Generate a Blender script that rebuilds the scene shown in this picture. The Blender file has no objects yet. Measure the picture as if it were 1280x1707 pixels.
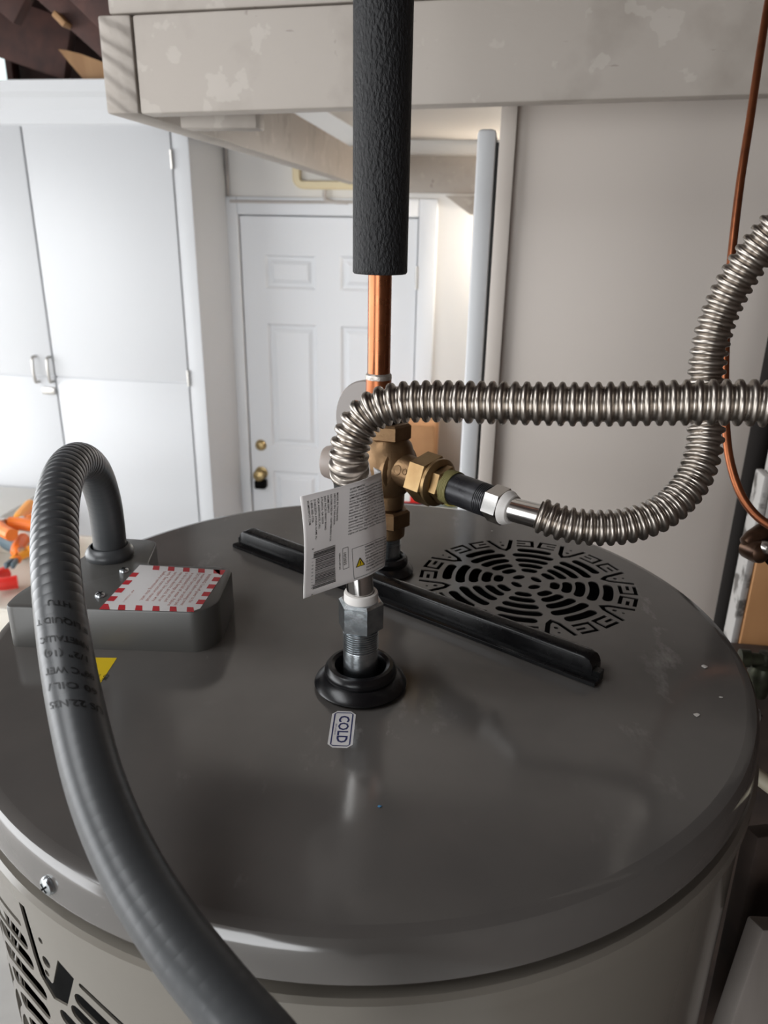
import bpy, bmesh, math, random
import numpy as np
from mathutils import Vector, Matrix
from mathutils.geometry import delaunay_2d_cdt

random.seed(7)
scene = bpy.context.scene
COL = scene.collection
PI = math.pi

# ------------------------------------------------------------------ camera
ZL = 1.70                      # height of the heater lid above the floor
CAM = np.array([0.0, 0.0, ZL + 0.325])
PITCH, ROLL, FPX = math.radians(20.98), -0.0165, 1280.0

def cam_dir(x, y, fwd):
    """camera frame (right, down in pixels, forward) -> world direction"""
    c, s = math.cos(ROLL), math.sin(ROLL)
    x, y = c * x - s * y, s * x + c * y
    cp, sp = math.cos(PITCH), math.sin(PITCH)
    return np.array([x, fwd * cp - y * sp, -fwd * sp - y * cp])

cam_data = bpy.data.cameras.new('camera')
cam = bpy.data.objects.new('camera', cam_data)
COL.objects.link(cam)
rx, ux, bx_ = cam_dir(1, 0, 0), cam_dir(0, -1, 0), -cam_dir(0, 0, 1)
cam.matrix_world = Matrix(((rx[0], ux[0], bx_[0], CAM[0]), (rx[1], ux[1], bx_[1], CAM[1]),
                           (rx[2], ux[2], bx_[2], CAM[2]), (0, 0, 0, 1)))
cam_data.sensor_fit = 'HORIZONTAL'
cam_data.sensor_width = 36.0
cam_data.lens = 36.0 * FPX / 1280.0
cam_data.clip_start = 0.02
cam_data.dof.use_dof = True
cam_data.dof.focus_distance = 0.55
cam_data.dof.aperture_fstop = 15.0
scene.camera = cam

# ------------------------------------------------------------------ light
scene.view_settings.view_transform = 'Standard'
scene.view_settings.look = 'None'
scene.view_settings.gamma = 1.0
scene.view_settings.use_curve_mapping = False
scene.view_settings.exposure = 0.0

YAW = math.radians(8)
UX = np.array([math.cos(YAW), -math.sin(YAW), 0.0])
VX = np.array([math.sin(YAW), math.cos(YAW), 0.0])

def W(u, v, z):
    """room frame (u right, v back, z up from the floor) -> world"""
    return UX * u + VX * v + np.array([0, 0, z])

world = bpy.data.worlds.new('sky')
scene.world = world
world.use_nodes = True
world.node_tree.nodes['Background'].inputs['Color'].default_value = (0.96, 0.98, 1.0, 1)
world.node_tree.nodes['Background'].inputs['Strength'].default_value = 5.8

def area(name, loc, direction, sx, sy, power=0, color=(1, 1, 1), portal=False):
    d = bpy.data.lights.new(name, 'AREA')
    d.shape = 'RECTANGLE'; d.size = sx; d.size_y = sy
    d.energy = power; d.color = color
    o = bpy.data.objects.new(name, d); COL.objects.link(o)
    o.location = loc
    z = -Vector(direction).normalized(); x = Vector((0, 0, 1)).cross(z).normalized(); y = z.cross(x)
    o.matrix_world = Matrix(((x[0], y[0], z[0], loc[0]), (x[1], y[1], z[1], loc[1]), (x[2], y[2], z[2], loc[2]), (0, 0, 0, 1)))
    if portal:
        d.cycles.is_portal = True
    return o

# the open garage door in the left wall lets the daylight in
GU, GV0, GV1, GZ = -3.3, -2.2, 2.7, 2.5
area('daylight_portal', W(GU, (GV0 + GV1) / 2, GZ / 2), UX, GV1 - GV0, GZ, portal=True)
FU0, FU1 = -2.3, -0.2          # unseen doorway added behind the camera for front light
area('added_front_portal', W((FU0 + FU1) / 2, -3.05, GZ / 2), VX, FU1 - FU0, GZ, portal=True)
SK = (-2.4, -1.0, -1.3, 0.5)    # unseen roof opening added to light the lid from above (u0, u1, v0, v1)
area('added_roof_portal', W((SK[0] + SK[1]) / 2, (SK[2] + SK[3]) / 2, 3.42), (0, 0.0001, -1), SK[1] - SK[0], SK[3] - SK[2], portal=True)

# ------------------------------------------------------------------ helpers
def at(px, py, x=None, y=None, z=None, d=None):
    r = cam_dir((px - 640) / FPX, (py - 853.5) / FPX, 1.0)
    if x is not None: t = (x - CAM[0]) / r[0]
    elif y is not None: t = (y - CAM[1]) / r[1]
    elif z is not None: t = (z - CAM[2]) / r[2]
    else: t = d
    return CAM + r * t

def atr(px, py, v=None, u=None, z=None):
    """pixel -> room coordinates on a plane of the room"""
    r = cam_dir((px - 640) / FPX, (py - 853.5) / FPX, 1.0)
    ru, rv = float(r @ UX), float(r @ VX)
    t = v / rv if v is not None else u / ru if u is not None else (z - CAM[2]) / r[2]
    return np.array([ru * t, rv * t, CAM[2] + r[2] * t])

WLOC = {}
def empty(name, loc, label=None, cat=None, group=None, kind=None):
    o = bpy.data.objects.new(name, None); COL.objects.link(o)
    o.empty_display_size = 0.02
    o.location = tuple(loc); WLOC[o.name] = np.array(loc, float)
    return tag(o, label, cat, group, kind)

def tag(o, label=None, cat=None, group=None, kind=None):
    if label: o['label'] = label
    if cat: o['category'] = cat
    if group: o['group'] = group
    if kind: o['kind'] = kind
    return o

def mk(name, verts, faces, mat, parent=None, smooth=True, mats=None, fmi=None, angle=None):
    """one mesh object from world-space vertices; origin at its box centre"""
    v = np.array(verts, float).reshape(-1, 3)
    c = (v.min(0) + v.max(0)) / 2
    me = bpy.data.meshes.new(name)
    me.from_pydata((v - c).tolist(), [], [list(f) for f in faces])
    for m in (mats or [mat]): me.materials.append(m)
    if fmi is not None: me.polygons.foreach_set('material_index', fmi)
    me.update()
    if smooth:
        me.polygons.foreach_set('use_smooth', [True] * len(me.polygons))
        if angle: me.set_sharp_from_angle(angle=math.radians(angle))
    o = bpy.data.objects.new(name, me); COL.objects.link(o)
    if parent is not None:
        o.parent = parent
        o.location = tuple(c - WLOC[parent.name])
    else:
        o.location = tuple(c)
    WLOC[o.name] = c
    return o

class G:
    """collects geometry in world space"""
    def __init__(s): s.v = []; s.f = []; s.m = []
    def add(s, verts, faces, mi=0):
        n = len(s.v)
        s.v.extend([tuple(p) for p in verts]); s.f.extend([tuple(i + n for i in f) for f in faces]); s.m.extend([mi] * len(faces))
        return s
    def build(s, name, mat, parent=None, smooth=True, angle=35, mats=None):
        return mk(name, s.v, s.f, mat, parent, smooth, mats, s.m if mats else None, angle)

def frame(axis, ref=(0, 0, 1)):
    a = np.array(axis, float); a /= np.linalg.norm(a)
    r = np.array(ref, float)
    if abs(a @ r) > 0.95: r = np.array([1.0, 0, 0])
    x = np.cross(r, a); x /= np.linalg.norm(x)
    return x, np.cross(a, x), a

def lathe(origin, axis, prof, n=40, ref=(0, 0, 1), phase=0.0, cap0=False, cap1=False):
    """prof = list of (radius, distance along the axis)"""
    x, y, a = frame(axis, ref); o = np.array(origin, float)
    v = []; f = []
    for r, h in prof:
        for k in range(n):
            t = phase + 2 * PI * k / n
            v.append(o + a * h + (x * math.cos(t) + y * math.sin(t)) * r)
    for i in range(len(prof) - 1):
        for k in range(n):
            k2 = (k + 1) % n
            f.append((i * n + k, i * n + k2, (i + 1) * n + k2, (i + 1) * n + k))
    if cap0: f.append(tuple(reversed(range(n))))
    if cap1: f.append(tuple((len(prof) - 1) * n + k for k in range(n)))
    return v, f

def hexnut(origin, axis, r, h, ref=(0, 0, 1), phase=0.0, ch=0.0018):
    return lathe(origin, axis, [(r * 0.6, 0.0), (r * 0.88, 0.0), (r, ch), (r, h - ch), (r * 0.88, h), (r * 0.6, h)], 6, ref, phase)

def catmull(pts, n=24):
    p = [np.array(q, float) for q in pts]
    p = [2 * p[0] - p[1]] + p + [2 * p[-1] - p[-2]]
    out = []
    for i in range(1, len(p) - 2):
        for k in range(n):
            t = k / n
            out.append(0.5 * (2 * p[i] + (p[i + 1] - p[i - 1]) * t + (2 * p[i - 1] - 5 * p[i] + 4 * p[i + 1] - p[i + 2]) * t * t
                              + (3 * p[i] - p[i - 1] - 3 * p[i + 1] + p[i + 2]) * t ** 3))
    out.append(p[-2])
    return np.array(out)

class Path:
    def __init__(s, pts, ref=(0, 0, 1), n=24):
        c = catmull(pts, n)
        for _ in range(3):
            c[1:-1] = (c[:-2] + 2 * c[1:-1] + c[2:]) / 4
        s.p = c
        s.s = np.concatenate([[0], np.cumsum(np.linalg.norm(np.diff(c, axis=0), axis=1))])
        t = np.gradient(c, axis=0); t /= np.linalg.norm(t, axis=1)[:, None]
        x, y, a = frame(t[0], ref)
        N = [x]
        for i in range(1, len(c)):
            q = N[-1] - t[i] * (N[-1] @ t[i]); N.append(q / np.linalg.norm(q))
        s.t = t; s.N = np.array(N); s.L = s.s[-1]
    def ev(s, d):
        g = lambda A: np.array([np.interp(d, s.s, A[:, k]) for k in range(3)])
        p, t, n = g(s.p), g(s.t), g(s.N)
        t /= np.linalg.norm(t); n -= t * (n @ t); n /= np.linalg.norm(n)
        return p, t, n, np.cross(t, n)
    def surf(s, d, a, r):
        p, t, n, b = s.ev(d)
        return p + (n * math.cos(a) + b * math.sin(a)) * r
    def sweep(s, stations, n=24, cap=False, twist=0.0):
        """stations = list of (distance, radius)"""
        v = []; f = []
        ca = [(math.cos(2 * PI * k / n), math.sin(2 * PI * k / n)) for k in range(n)]
        for d, r in stations:
            p, t, N, B = s.ev(d)
            for c_, s_ in ca: v.append(p + (N * c_ + B * s_) * r)
        for i in range(len(stations) - 1):
            for k in range(n):
                k2 = (k + 1) % n
                f.append((i * n + k, i * n + k2, (i + 1) * n + k2, (i + 1) * n + k))
        if cap:
            f.append(tuple(reversed(range(n)))); f.append(tuple((len(stations) - 1) * n + k for k in range(n)))
        return v, f

def box_uv(u0, u1, v0, v1, z0, z1, bev=0.0):
    """axis-aligned box of the room frame, edges chamfered"""
    bm = bmesh.new()
    bmesh.ops.create_cube(bm, size=1.0)
    for q in bm.verts:
        q.co = Vector(((u0 + u1) / 2 + q.co.x * (u1 - u0), (v0 + v1) / 2 + q.co.y * (v1 - v0), (z0 + z1) / 2 + q.co.z * (z1 - z0)))
    if bev > 0:
        bmesh.ops.bevel(bm, geom=bm.edges[:], offset=bev, segments=2, affect='EDGES', profile=0.5)
    bm.verts.index_update()
    v = [W(*q.co) for q in bm.verts]; f = [[q.index for q in p.verts] for p in bm.faces]
    bm.free()
    return v, f

def rbox(name, mat, parent, u0, u1, v0, v1, z0, z1, bev=0.002):
    return G().add(*box_uv(u0, u1, v0, v1, z0, z1, bev)).build(name, mat, parent)

def beam_between(a, b, w, h, bev=0.003, up=(0, 0, 1)):
    """rectangular board from a to b (world), w wide, h tall"""
    a = np.array(a, float); b = np.array(b, float)
    t = (b - a); L = np.linalg.norm(t); t /= L
    x = np.cross(t, np.array(up, float)); x /= np.linalg.norm(x); y = np.cross(x, t)
    bm = bmesh.new(); bmesh.ops.create_cube(bm, size=1.0)
    for q in bm.verts: q.co = Vector((q.co.x * w, q.co.y * L, q.co.z * h))
    if bev: bmesh.ops.bevel(bm, geom=bm.edges[:], offset=bev, segments=2, affect='EDGES', profile=0.5)
    bm.verts.index_update()
    c = (a + b) / 2
    v = [c + x * q.co.x + t * q.co.y + y * q.co.z for q in bm.verts]; f = [[q.index for q in p.verts] for p in bm.faces]
    bm.free()
    return v, f

def text2d(s, size=1.0, bold=0.0, align='LEFT', spacing=1.0, line=1.0):
    cu = bpy.data.curves.new('t', 'FONT'); cu.body = s; cu.size = size; cu.align_x = align
    cu.space_character = spacing; cu.space_line = line
    cu.resolution_u = 2; cu.offset = bold
    o = bpy.data.objects.new('t', cu); COL.objects.link(o)
    dg = bpy.context.evaluated_depsgraph_get()
    me = o.evaluated_get(dg).to_mesh()
    v = [(p.co.x, p.co.y) for p in me.vertices]; f = [tuple(p.vertices) for p in me.polygons]
    o.evaluated_get(dg).to_mesh_clear()
    bpy.data.objects.remove(o); bpy.data.curves.remove(cu)
    return v, f

# ------------------------------------------------------------------ materials
def mat(name, color, rough=0.5, metal=0.0, noise=None, bump=None, rnoise=None, coat=0.0, spec=0.5, ior=None, sss=0.0):
    """noise = (scale, second colour, lo, hi[, stretch]); bump = (scale, strength[, distance]); rnoise = (scale, lo, hi)"""
    m = bpy.data.materials.new(name); m.use_nodes = True
    nt = m.node_tree; b = nt.nodes['Principled BSDF']
    b.inputs['Base Color'].default_value = (*color, 1); b.inputs['Roughness'].default_value = rough
    b.inputs['Metallic'].default_value = metal; b.inputs['Specular IOR Level'].default_value = spec
    b.inputs['Coat Weight'].default_value = coat; b.inputs['Coat Roughness'].default_value = 0.15
    geo = nt.nodes.new('ShaderNodeNewGeometry')
    def tex(scale, stretch=(1, 1, 1), detail=5):
        mp = nt.nodes.new('ShaderNodeMapping'); mp.inputs['Scale'].default_value = stretch
        nt.links.new(geo.outputs['Position'], mp.inputs['Vector'])
        n = nt.nodes.new('ShaderNodeTexNoise'); n.inputs['Scale'].default_value = scale; n.inputs['Detail'].default_value = detail
        nt.links.new(mp.outputs['Vector'], n.inputs['Vector'])
        return n.outputs['Fac']
    def ramp(fac, lo, hi, c0, c1):
        r = nt.nodes.new('ShaderNodeValToRGB'); e = r.color_ramp.elements
        e[0].position = lo; e[0].color = c0; e[1].position = hi; e[1].color = c1
        nt.links.new(fac, r.inputs['Fac']); return r.outputs['Color']
    if noise:
        st = noise[4] if len(noise) > 4 else (1, 1, 1)
        nt.links.new(ramp(tex(noise[0], st), noise[2], noise[3], (*color, 1), (*noise[1], 1)), b.inputs['Base Color'])
    if rnoise:
        mr = nt.nodes.new('ShaderNodeMapRange'); mr.inputs['From Min'].default_value = 0.3; mr.inputs['From Max'].default_value = 0.7
        mr.inputs['To Min'].default_value = rnoise[1]; mr.inputs['To Max'].default_value = rnoise[2]
        nt.links.new(tex(rnoise[0]), mr.inputs['Value']); nt.links.new(mr.outputs['Result'], b.inputs['Roughness'])
    if bump:
        st = bump[3] if len(bump) > 3 else (1, 1, 1)
        bp = nt.nodes.new('ShaderNodeBump'); bp.inputs['Strength'].default_value = bump[1]
        bp.inputs['Distance'].default_value = bump[2] if len(bump) > 2 else 0.001
        nt.links.new(tex(bump[0], st), bp.inputs['Height']); nt.links.new(bp.outputs['Normal'], b.inputs['Normal'])
    return m

M = {}
M['lid'] = mat('grey_lid_paint', (0.100, 0.093, 0.087), 0.18, noise=(14, (0.118, 0.108, 0.100), 0.35, 0.7), rnoise=(9, 0.10, 0.20), spec=0.85)
M['jacket'] = mat('grey_jacket_paint', (0.17, 0.155, 0.132), 0.16, rnoise=(6, 0.10, 0.18), spec=0.8)
M['boxgrey'] = mat('grey_cover_paint', (0.085, 0.082, 0.076), 0.36)
M['dark'] = mat('dark_interior', (0.004, 0.004, 0.004), 0.9, spec=0.08)
M['rubber'] = mat('black_rubber', (0.006, 0.006, 0.007), 0.27, bump=(300, 0.05))
M['plastic'] = mat('black_plastic', (0.004, 0.004, 0.0045), 0.3, rnoise=(60, 0.2, 0.35), spec=0.3)
M['conduit'] = mat('grey_pvc_jacket', (0.060, 0.063, 0.066), 0.33, bump=(80, 0.06))
M['ink'] = mat('black_ink', (0.006, 0.006, 0.006), 0.5)
M['inkgrey'] = mat('dark_grey_ink', (0.05, 0.05, 0.05), 0.6)
M['steel'] = mat('stainless_steel', (0.42, 0.38, 0.34), 0.3, 1.0, noise=(70, (0.35, 0.31, 0.27), 0.35, 0.7), rnoise=(120, 0.26, 0.4))
M['bright'] = mat('polished_steel', (0.62, 0.60, 0.58), 0.16, 1.0)
M['zinc'] = mat('zinc_plate', (0.55, 0.58, 0.60), 0.27, 1.0, noise=(120, (0.38, 0.42, 0.44), 0.4, 0.65), bump=(260, 0.12))
M['blacksteel'] = mat('black_steel_pipe', (0.022, 0.022, 0.025), 0.28, 0.3, noise=(40, (0.07, 0.07, 0.075), 0.5, 0.8, (1, 1, 1)), rnoise=(90, 0.2, 0.45))
M['brass'] = mat('bronze_casting', (0.24, 0.15, 0.078), 0.42, 0.85, noise=(55, (0.17, 0.10, 0.05), 0.35, 0.7), bump=(420, 0.22))
M['brassnut'] = mat('brass_nut', (0.33, 0.22, 0.105), 0.36, 0.9, noise=(60, (0.25, 0.155, 0.07), 0.35, 0.7), bump=(300, 0.08))
M['dope'] = mat('pipe_thread_sealant', (0.28, 0.25, 0.10), 0.6, bump=(500, 0.6))
M['copper'] = mat('copper_pipe', (0.38, 0.14, 0.065), 0.3, 1.0, noise=(30, (0.24, 0.088, 0.042), 0.35, 0.75, (1, 1, 0.25)), rnoise=(50, 0.2, 0.36))
M['copperdark'] = mat('aged_copper', (0.36, 0.12, 0.05), 0.35, 0.9, noise=(60, (0.25, 0.085, 0.04), 0.3, 0.7))
M['solder'] = mat('solder', (0.50, 0.46, 0.42), 0.4, 0.8, bump=(400, 0.5))
M['foam'] = mat('black_foam', (0.012, 0.012, 0.013), 0.62, spec=0.35)
M['whiteplastic'] = mat('white_nylon', (0.66, 0.63, 0.6), 0.4)
M['tag'] = mat('white_tag', (0.86, 0.82, 0.80), 0.42)
M['sticker'] = mat('white_sticker', (0.72, 0.70, 0.69), 0.4)
M['red'] = mat('red_ink', (0.50, 0.02, 0.03), 0.4)
M['redtext'] = mat('faded_red_ink', (0.50, 0.20, 0.17), 0.5)
M['navy'] = mat('navy_ink', (0.02, 0.025, 0.11), 0.4)
M['yellow'] = mat('yellow_sticker', (0.72, 0.50, 0.01), 0.4)
M['wallwhite'] = mat('white_wall_paint', (0.80, 0.78, 0.75), 0.6, bump=(120, 0.04))
M['cabwhite'] = mat('white_cabinet_paint', (0.66, 0.67, 0.685), 0.42)
M['doorwhite'] = mat('white_door_paint', (0.83, 0.85, 0.88), 0.45)
M['panel'] = mat('offwhite_panel', (0.68, 0.615, 0.56), 0.42, bump=(200, 0.03))
M['gasket'] = mat('black_gasket', (0.008, 0.008, 0.008), 0.6)
M['loft'] = mat('painted_timber', (0.38, 0.338, 0.298), 0.55, noise=(9, (0.27, 0.235, 0.2), 0.55, 0.8), bump=(70, 0.35, 0.002, (0.35, 1, 1)))
M['loftdeck'] = mat('painted_deck', (0.58, 0.54, 0.49), 0.55, bump=(40, 0.1))
M['rafter'] = mat('dark_redwood', (0.075, 0.028, 0.020), 0.7, noise=(14, (0.035, 0.013, 0.010), 0.35, 0.7, (1, 1, 1)), bump=(60, 0.3))
M['deck'] = mat('dark_roof_boards', (0.05, 0.022, 0.018), 0.8, noise=(9, (0.028, 0.012, 0.010), 0.3, 0.7))
M['lumber'] = mat('light_lumber', (0.42, 0.24, 0.11), 0.6, noise=(16, (0.30, 0.15, 0.06), 0.35, 0.7, (1, 1, 0.15)), bump=(80, 0.2))
M['stud'] = mat('warm_stud_wood', (0.52, 0.26, 0.105), 0.55, noise=(22, (0.36, 0.155, 0.055), 0.35, 0.7, (1, 1, 0.12)), bump=(90, 0.2, 0.001, (1, 1, 0.15)))
M['peel'] = mat('peeling_paint', (0.46, 0.44, 0.42), 0.6, noise=(26, (0.12, 0.11, 0.10), 0.52, 0.6), bump=(60, 0.4))
M['wornwood'] = mat('worn_grey_wood', (0.22, 0.195, 0.175), 0.7, noise=(20, (0.15, 0.13, 0.115), 0.3, 0.7, (1, 1, 0.2)), bump=(60, 0.3))
M['darkwall'] = mat('dark_wood_sheathing', (0.055, 0.035, 0.026), 0.8, noise=(18, (0.022, 0.015, 0.012), 0.35, 0.7), bump=(50, 0.4))
M['concrete'] = mat('concrete', (0.34, 0.33, 0.31), 0.8, noise=(5, (0.26, 0.25, 0.24), 0.3, 0.7), bump=(60, 0.2))
M['blackpost'] = mat('black_painted_pipe', (0.010, 0.008, 0.007), 0.85, spec=0.2)
M['satin'] = mat('satin_nickel', (0.55, 0.53, 0.5), 0.3, 1.0)
M['brassknob'] = mat('old_brass', (0.40, 0.30, 0.15), 0.35, 1.0)
M['cream'] = mat('cream_plastic', (0.78, 0.66, 0.42), 0.5)
M['cable'] = mat('grey_cable', (0.52, 0.48, 0.45), 0.5)
M['card'] = mat('cardboard', (0.52, 0.27, 0.12), 0.75, noise=(20, (0.46, 0.23, 0.10), 0.3, 0.7))
M['orange'] = mat('orange_plastic', (0.85, 0.19, 0.015), 0.4)
M['yelloworange'] = mat('amber_plastic', (0.95, 0.36, 0.02), 0.4)
M['bluegrey'] = mat('blue_grey_plastic', (0.10, 0.15, 0.18), 0.4)
M['redplastic'] = mat('red_plastic', (0.75, 0.03, 0.02), 0.4)
M['yellowplastic'] = mat('yellow_plastic', (0.80, 0.60, 0.02), 0.4)
M['beige'] = mat('beige_plastic', (0.70, 0.65, 0.57), 0.5)
M['benchtop'] = mat('pale_bench_top', (0.72, 0.70, 0.66), 0.6)
M['valvegrey'] = mat('grey_brown_plastic', (0.30, 0.25, 0.22), 0.45)
M['valvedisc'] = mat('grey_plastic_disc', (0.22, 0.195, 0.18), 0.5)
M['dirty'] = mat('tarnished_brass', (0.085, 0.045, 0.025), 0.3, 0.7, noise=(80, (0.04, 0.02, 0.012), 0.3, 0.7))
M['flake'] = mat('white_paint_flake', (0.65, 0.62, 0.58), 0.6)
M['blueflake'] = mat('blue_flake', (0.06, 0.22, 0.42), 0.5)
M['pvc'] = mat('ivory_pvc', (0.55, 0.50, 0.38), 0.45)

# painted timber: knots and peeled patches
nt = M['loft'].node_tree; b_ = nt.nodes['Principled BSDF']
src = b_.inputs['Base Color'].links[0].from_socket
g_ = nt.nodes.new('ShaderNodeNewGeometry')
for sc0, st0, lo0, hi0, amt, colr in ((38, (0.8, 0.8, 0.5), 0.70, 0.76, 0.75, (0.12, 0.095, 0.075)), (17, (1, 1, 1), 0.62, 0.64, 0.38, (0.50, 0.455, 0.41)), (130, (0.25, 0.25, 1), 0.70, 0.76, 0.5, (0.17, 0.14, 0.12))):
    mp = nt.nodes.new('ShaderNodeMapping'); mp.inputs['Scale'].default_value = st0
    nz = nt.nodes.new('ShaderNodeTexNoise'); nz.inputs['Scale'].default_value = sc0; nz.inputs['Detail'].default_value = 4
    mr = nt.nodes.new('ShaderNodeMapRange'); mr.inputs['From Min'].default_value = lo0; mr.inputs['From Max'].default_value = hi0; mr.inputs['To Max'].default_value = amt
    mx = nt.nodes.new('ShaderNodeMix'); mx.data_type = 'RGBA'; mx.inputs[7].default_value = (*colr, 1)
    nt.links.new(g_.outputs['Position'], mp.inputs['Vector']); nt.links.new(mp.outputs['Vector'], nz.inputs['Vector']); nt.links.new(nz.outputs['Fac'], mr.inputs['Value'])
    nt.links.new(mr.outputs['Result'], mx.inputs['Factor']); nt.links.new(src, mx.inputs[6]); src = mx.outputs[2]
nt.links.new(src, b_.inputs['Base Color'])

# foam skin: pebbled
nt = M['foam'].node_tree
g_ = nt.nodes.new('ShaderNodeNewGeometry'); mp_ = nt.nodes.new('ShaderNodeMapping'); mp_.inputs['Scale'].default_value = (1, 1, 0.55)
vo = nt.nodes.new('ShaderNodeTexNoise'); vo.inputs['Scale'].default_value = 420; vo.inputs['Detail'].default_value = 2
bp_ = nt.nodes.new('ShaderNodeBump'); bp_.inputs['Strength'].default_value = 1.0; bp_.inputs['Distance'].default_value = 0.0022
nt.links.new(g_.outputs['Position'], mp_.inputs['Vector']); nt.links.new(mp_.outputs['Vector'], vo.inputs['Vector'])
nt.links.new(vo.outputs['Fac'], bp_.inputs['Height']); nt.links.new(bp_.outputs['Normal'], nt.nodes['Principled BSDF'].inputs['Normal'])

# scuffs on the lid: pale dry wipe marks with shapes of their own
nt = M['lid'].node_tree; b_ = nt.nodes['Principled BSDF']
src = b_.inputs['Base Color'].links[0].from_socket
g_ = nt.nodes.new('ShaderNodeNewGeometry')
def _noise(scale, stretch, rot, detail=6, rough=0.65):
    mp = nt.nodes.new('ShaderNodeMapping'); mp.inputs['Scale'].default_value = stretch; mp.inputs['Rotation'].default_value = (0, 0, rot)
    nt.links.new(g_.outputs['Position'], mp.inputs['Vector'])
    n = nt.nodes.new('ShaderNodeTexNoise'); n.inputs['Scale'].default_value = scale; n.inputs['Detail'].default_value = detail; n.inputs['Roughness'].default_value = rough
    nt.links.new(mp.outputs['Vector'], n.inputs['Vector']); return n.outputs['Fac']
def _map(s, a, b2, lo, hi):
    m = nt.nodes.new('ShaderNodeMapRange'); m.inputs['From Min'].default_value = a; m.inputs['From Max'].default_value = b2
    m.inputs['To Min'].default_value = lo; m.inputs['To Max'].default_value = hi; nt.links.new(s, m.inputs['Value']); return m.outputs['Result']
def _mul(a, b2):
    m = nt.nodes.new('ShaderNodeMath'); m.operation = 'MULTIPLY'; nt.links.new(a, m.inputs[0]); nt.links.new(b2, m.inputs[1]); return m.outputs[0]
sc_ = _mul(_map(_noise(26, (1, 0.45, 1), 0.8), 0.60, 0.72, 0, 1), _map(_noise(6, (1, 1, 1), 0), 0.48, 0.6, 0, 0.5))
mx = nt.nodes.new('ShaderNodeMix'); mx.data_type = 'RGBA'
nt.links.new(sc_, mx.inputs['Factor']); nt.links.new(src, mx.inputs[6]); mx.inputs[7].default_value = (0.34, 0.32, 0.30, 1)
nt.links.new(mx.outputs[2], b_.inputs['Base Color'])

# ================================================================== ROOM
VB = 3.63                      # back wall
UR = 0.95                      # right wall
ZC = 3.4
def struct(name, mat_, u0, u1, v0, v1, z0, z1, bev=0.0):
    return tag(rbox(name, mat_, None, u0, u1, v0, v1, z0, z1, bev), kind='structure')
tag(struct('floor', M['concrete'], -9, 2.5, -3.2, 4.0, -0.12, 0.0), 'bare grey concrete garage floor', 'floor')
# back wall around the door opening
DU0, DU1, DZ = atr(400, 360, v=VB)[0], atr(697, 360, v=VB)[0], atr(400, 360, v=VB)[2]
g = G()
ZG = atr(80, 136, v=3.2)[2] + 0.004
for b in ((-3.45, DU0 - 0.03, VB, VB + 0.12, 0, ZG), (DU0 - 0.35, DU0 - 0.03, VB, VB + 0.12, ZG, ZC), (DU1 + 0.03, 2.2, VB, VB + 0.12, 0, ZC), (DU0 - 0.03, DU1 + 0.03, VB, VB + 0.12, DZ + 0.03, ZC)):
    g.add(*box_uv(*b))
tag(g.build('wall_back', M['wallwhite']), 'off-white painted back wall around the panelled door', 'wall', kind='structure')
tag(struct('wall_gable', M['deck'], -3.45, DU0 - 0.351, VB - 0.001, VB + 0.12, ZG + 0.0005, ZC), 'dark unpainted gable boards above the white cabinet', 'wall')
tag(struct('wall_right', M['darkwall'], UR, UR + 0.1, -3.0, VB, 0, ZC), 'dark rough wood sheathed wall behind the heater', 'wall')
g = G()
for b in ((-3.45, FU0, -3.1, -3.0, 0, ZC), (FU1, UR + 0.1, -3.1, -3.0, 0, ZC), (FU0, FU1, -3.1, -3.0, GZ, ZC)): g.add(*box_uv(*b))
tag(g.build('wall_front', M['darkwall']), 'dark wall around an unseen doorway added for front light', 'wall', kind='structure')
g = G()
for b in ((GU - 0.12, GU, -3.0, GV0, 0, ZC), (GU - 0.12, GU, GV1, VB, 0, ZC), (GU - 0.12, GU, GV0, GV1, GZ, ZC)):
    g.add(*box_uv(*b))
tag(g.build('wall_left', M['wallwhite']), 'wall around the open garage doorway', 'wall', kind='structure')
g = G()
for b in ((-3.45, SK[0], -3.1, VB + 0.12, ZC, ZC + 0.05), (SK[1], UR + 0.1, -3.1, VB + 0.12, ZC, ZC + 0.05), (SK[0], SK[1], -3.1, SK[2], ZC, ZC + 0.05), (SK[0], SK[1], SK[3], VB + 0.12, ZC, ZC + 0.05)): g.add(*box_uv(*b))
tag(g.build('ceiling', M['deck']), 'dark brown roof boards above the rafters', 'ceiling', kind='structure')

# ---- six-panel door
dr = empty('door_1', W((DU0 + DU1) / 2, VB, 0), 'white six-panel door with knob and deadbolt in the back wall', 'door', kind='structure')
v_ = VB - 0.005
def panel_face(u0, u1, z0, z1):
    g = G()
    d = [(0, 0.000), (0.012, 0.011), (0.024, 0.011), (0.042, 0.002)]   # inset, recess
    rings = []
    for ins, rec in d:
        rings.append([W(u0 + ins, v_ + rec, z0 + ins), W(u1 - ins, v_ + rec, z0 + ins), W(u1 - ins, v_ + rec, z1 - ins), W(u0 + ins, v_ + rec, z1 - ins)])
    vv = [p for r in rings for p in r]; ff = []
    for i in range(len(rings) - 1):
        for k in range(4): ff.append((i * 4 + k, i * 4 + (k + 1) % 4, i * 4 + 4 + (k + 1) % 4, i * 4 + 4 + k))
    ff.append(tuple(len(vv) - 4 + k for k in range(4)))
    return g.add(vv, ff)
du = DU1 - DU0
cols = [(DU0 + 0.135 * du, DU0 + 0.43 * du), (DU0 + 0.57 * du, DU0 + 0.865 * du)]
zt = [atr(480, y, v=VB)[2] for y in (425, 482, 540, 745)]
rows = [(zt[1], zt[0]), (zt[3], zt[2]), (0.22, zt[3] - 0.13)]
g = G()
us = [DU0, cols[0][0], cols[0][1], cols[1][0], cols[1][1], DU1]
zs = [0.0, rows[2][0], rows[2][1], rows[1][0], rows[1][1], rows[0][0], rows[0][1], DZ]
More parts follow.
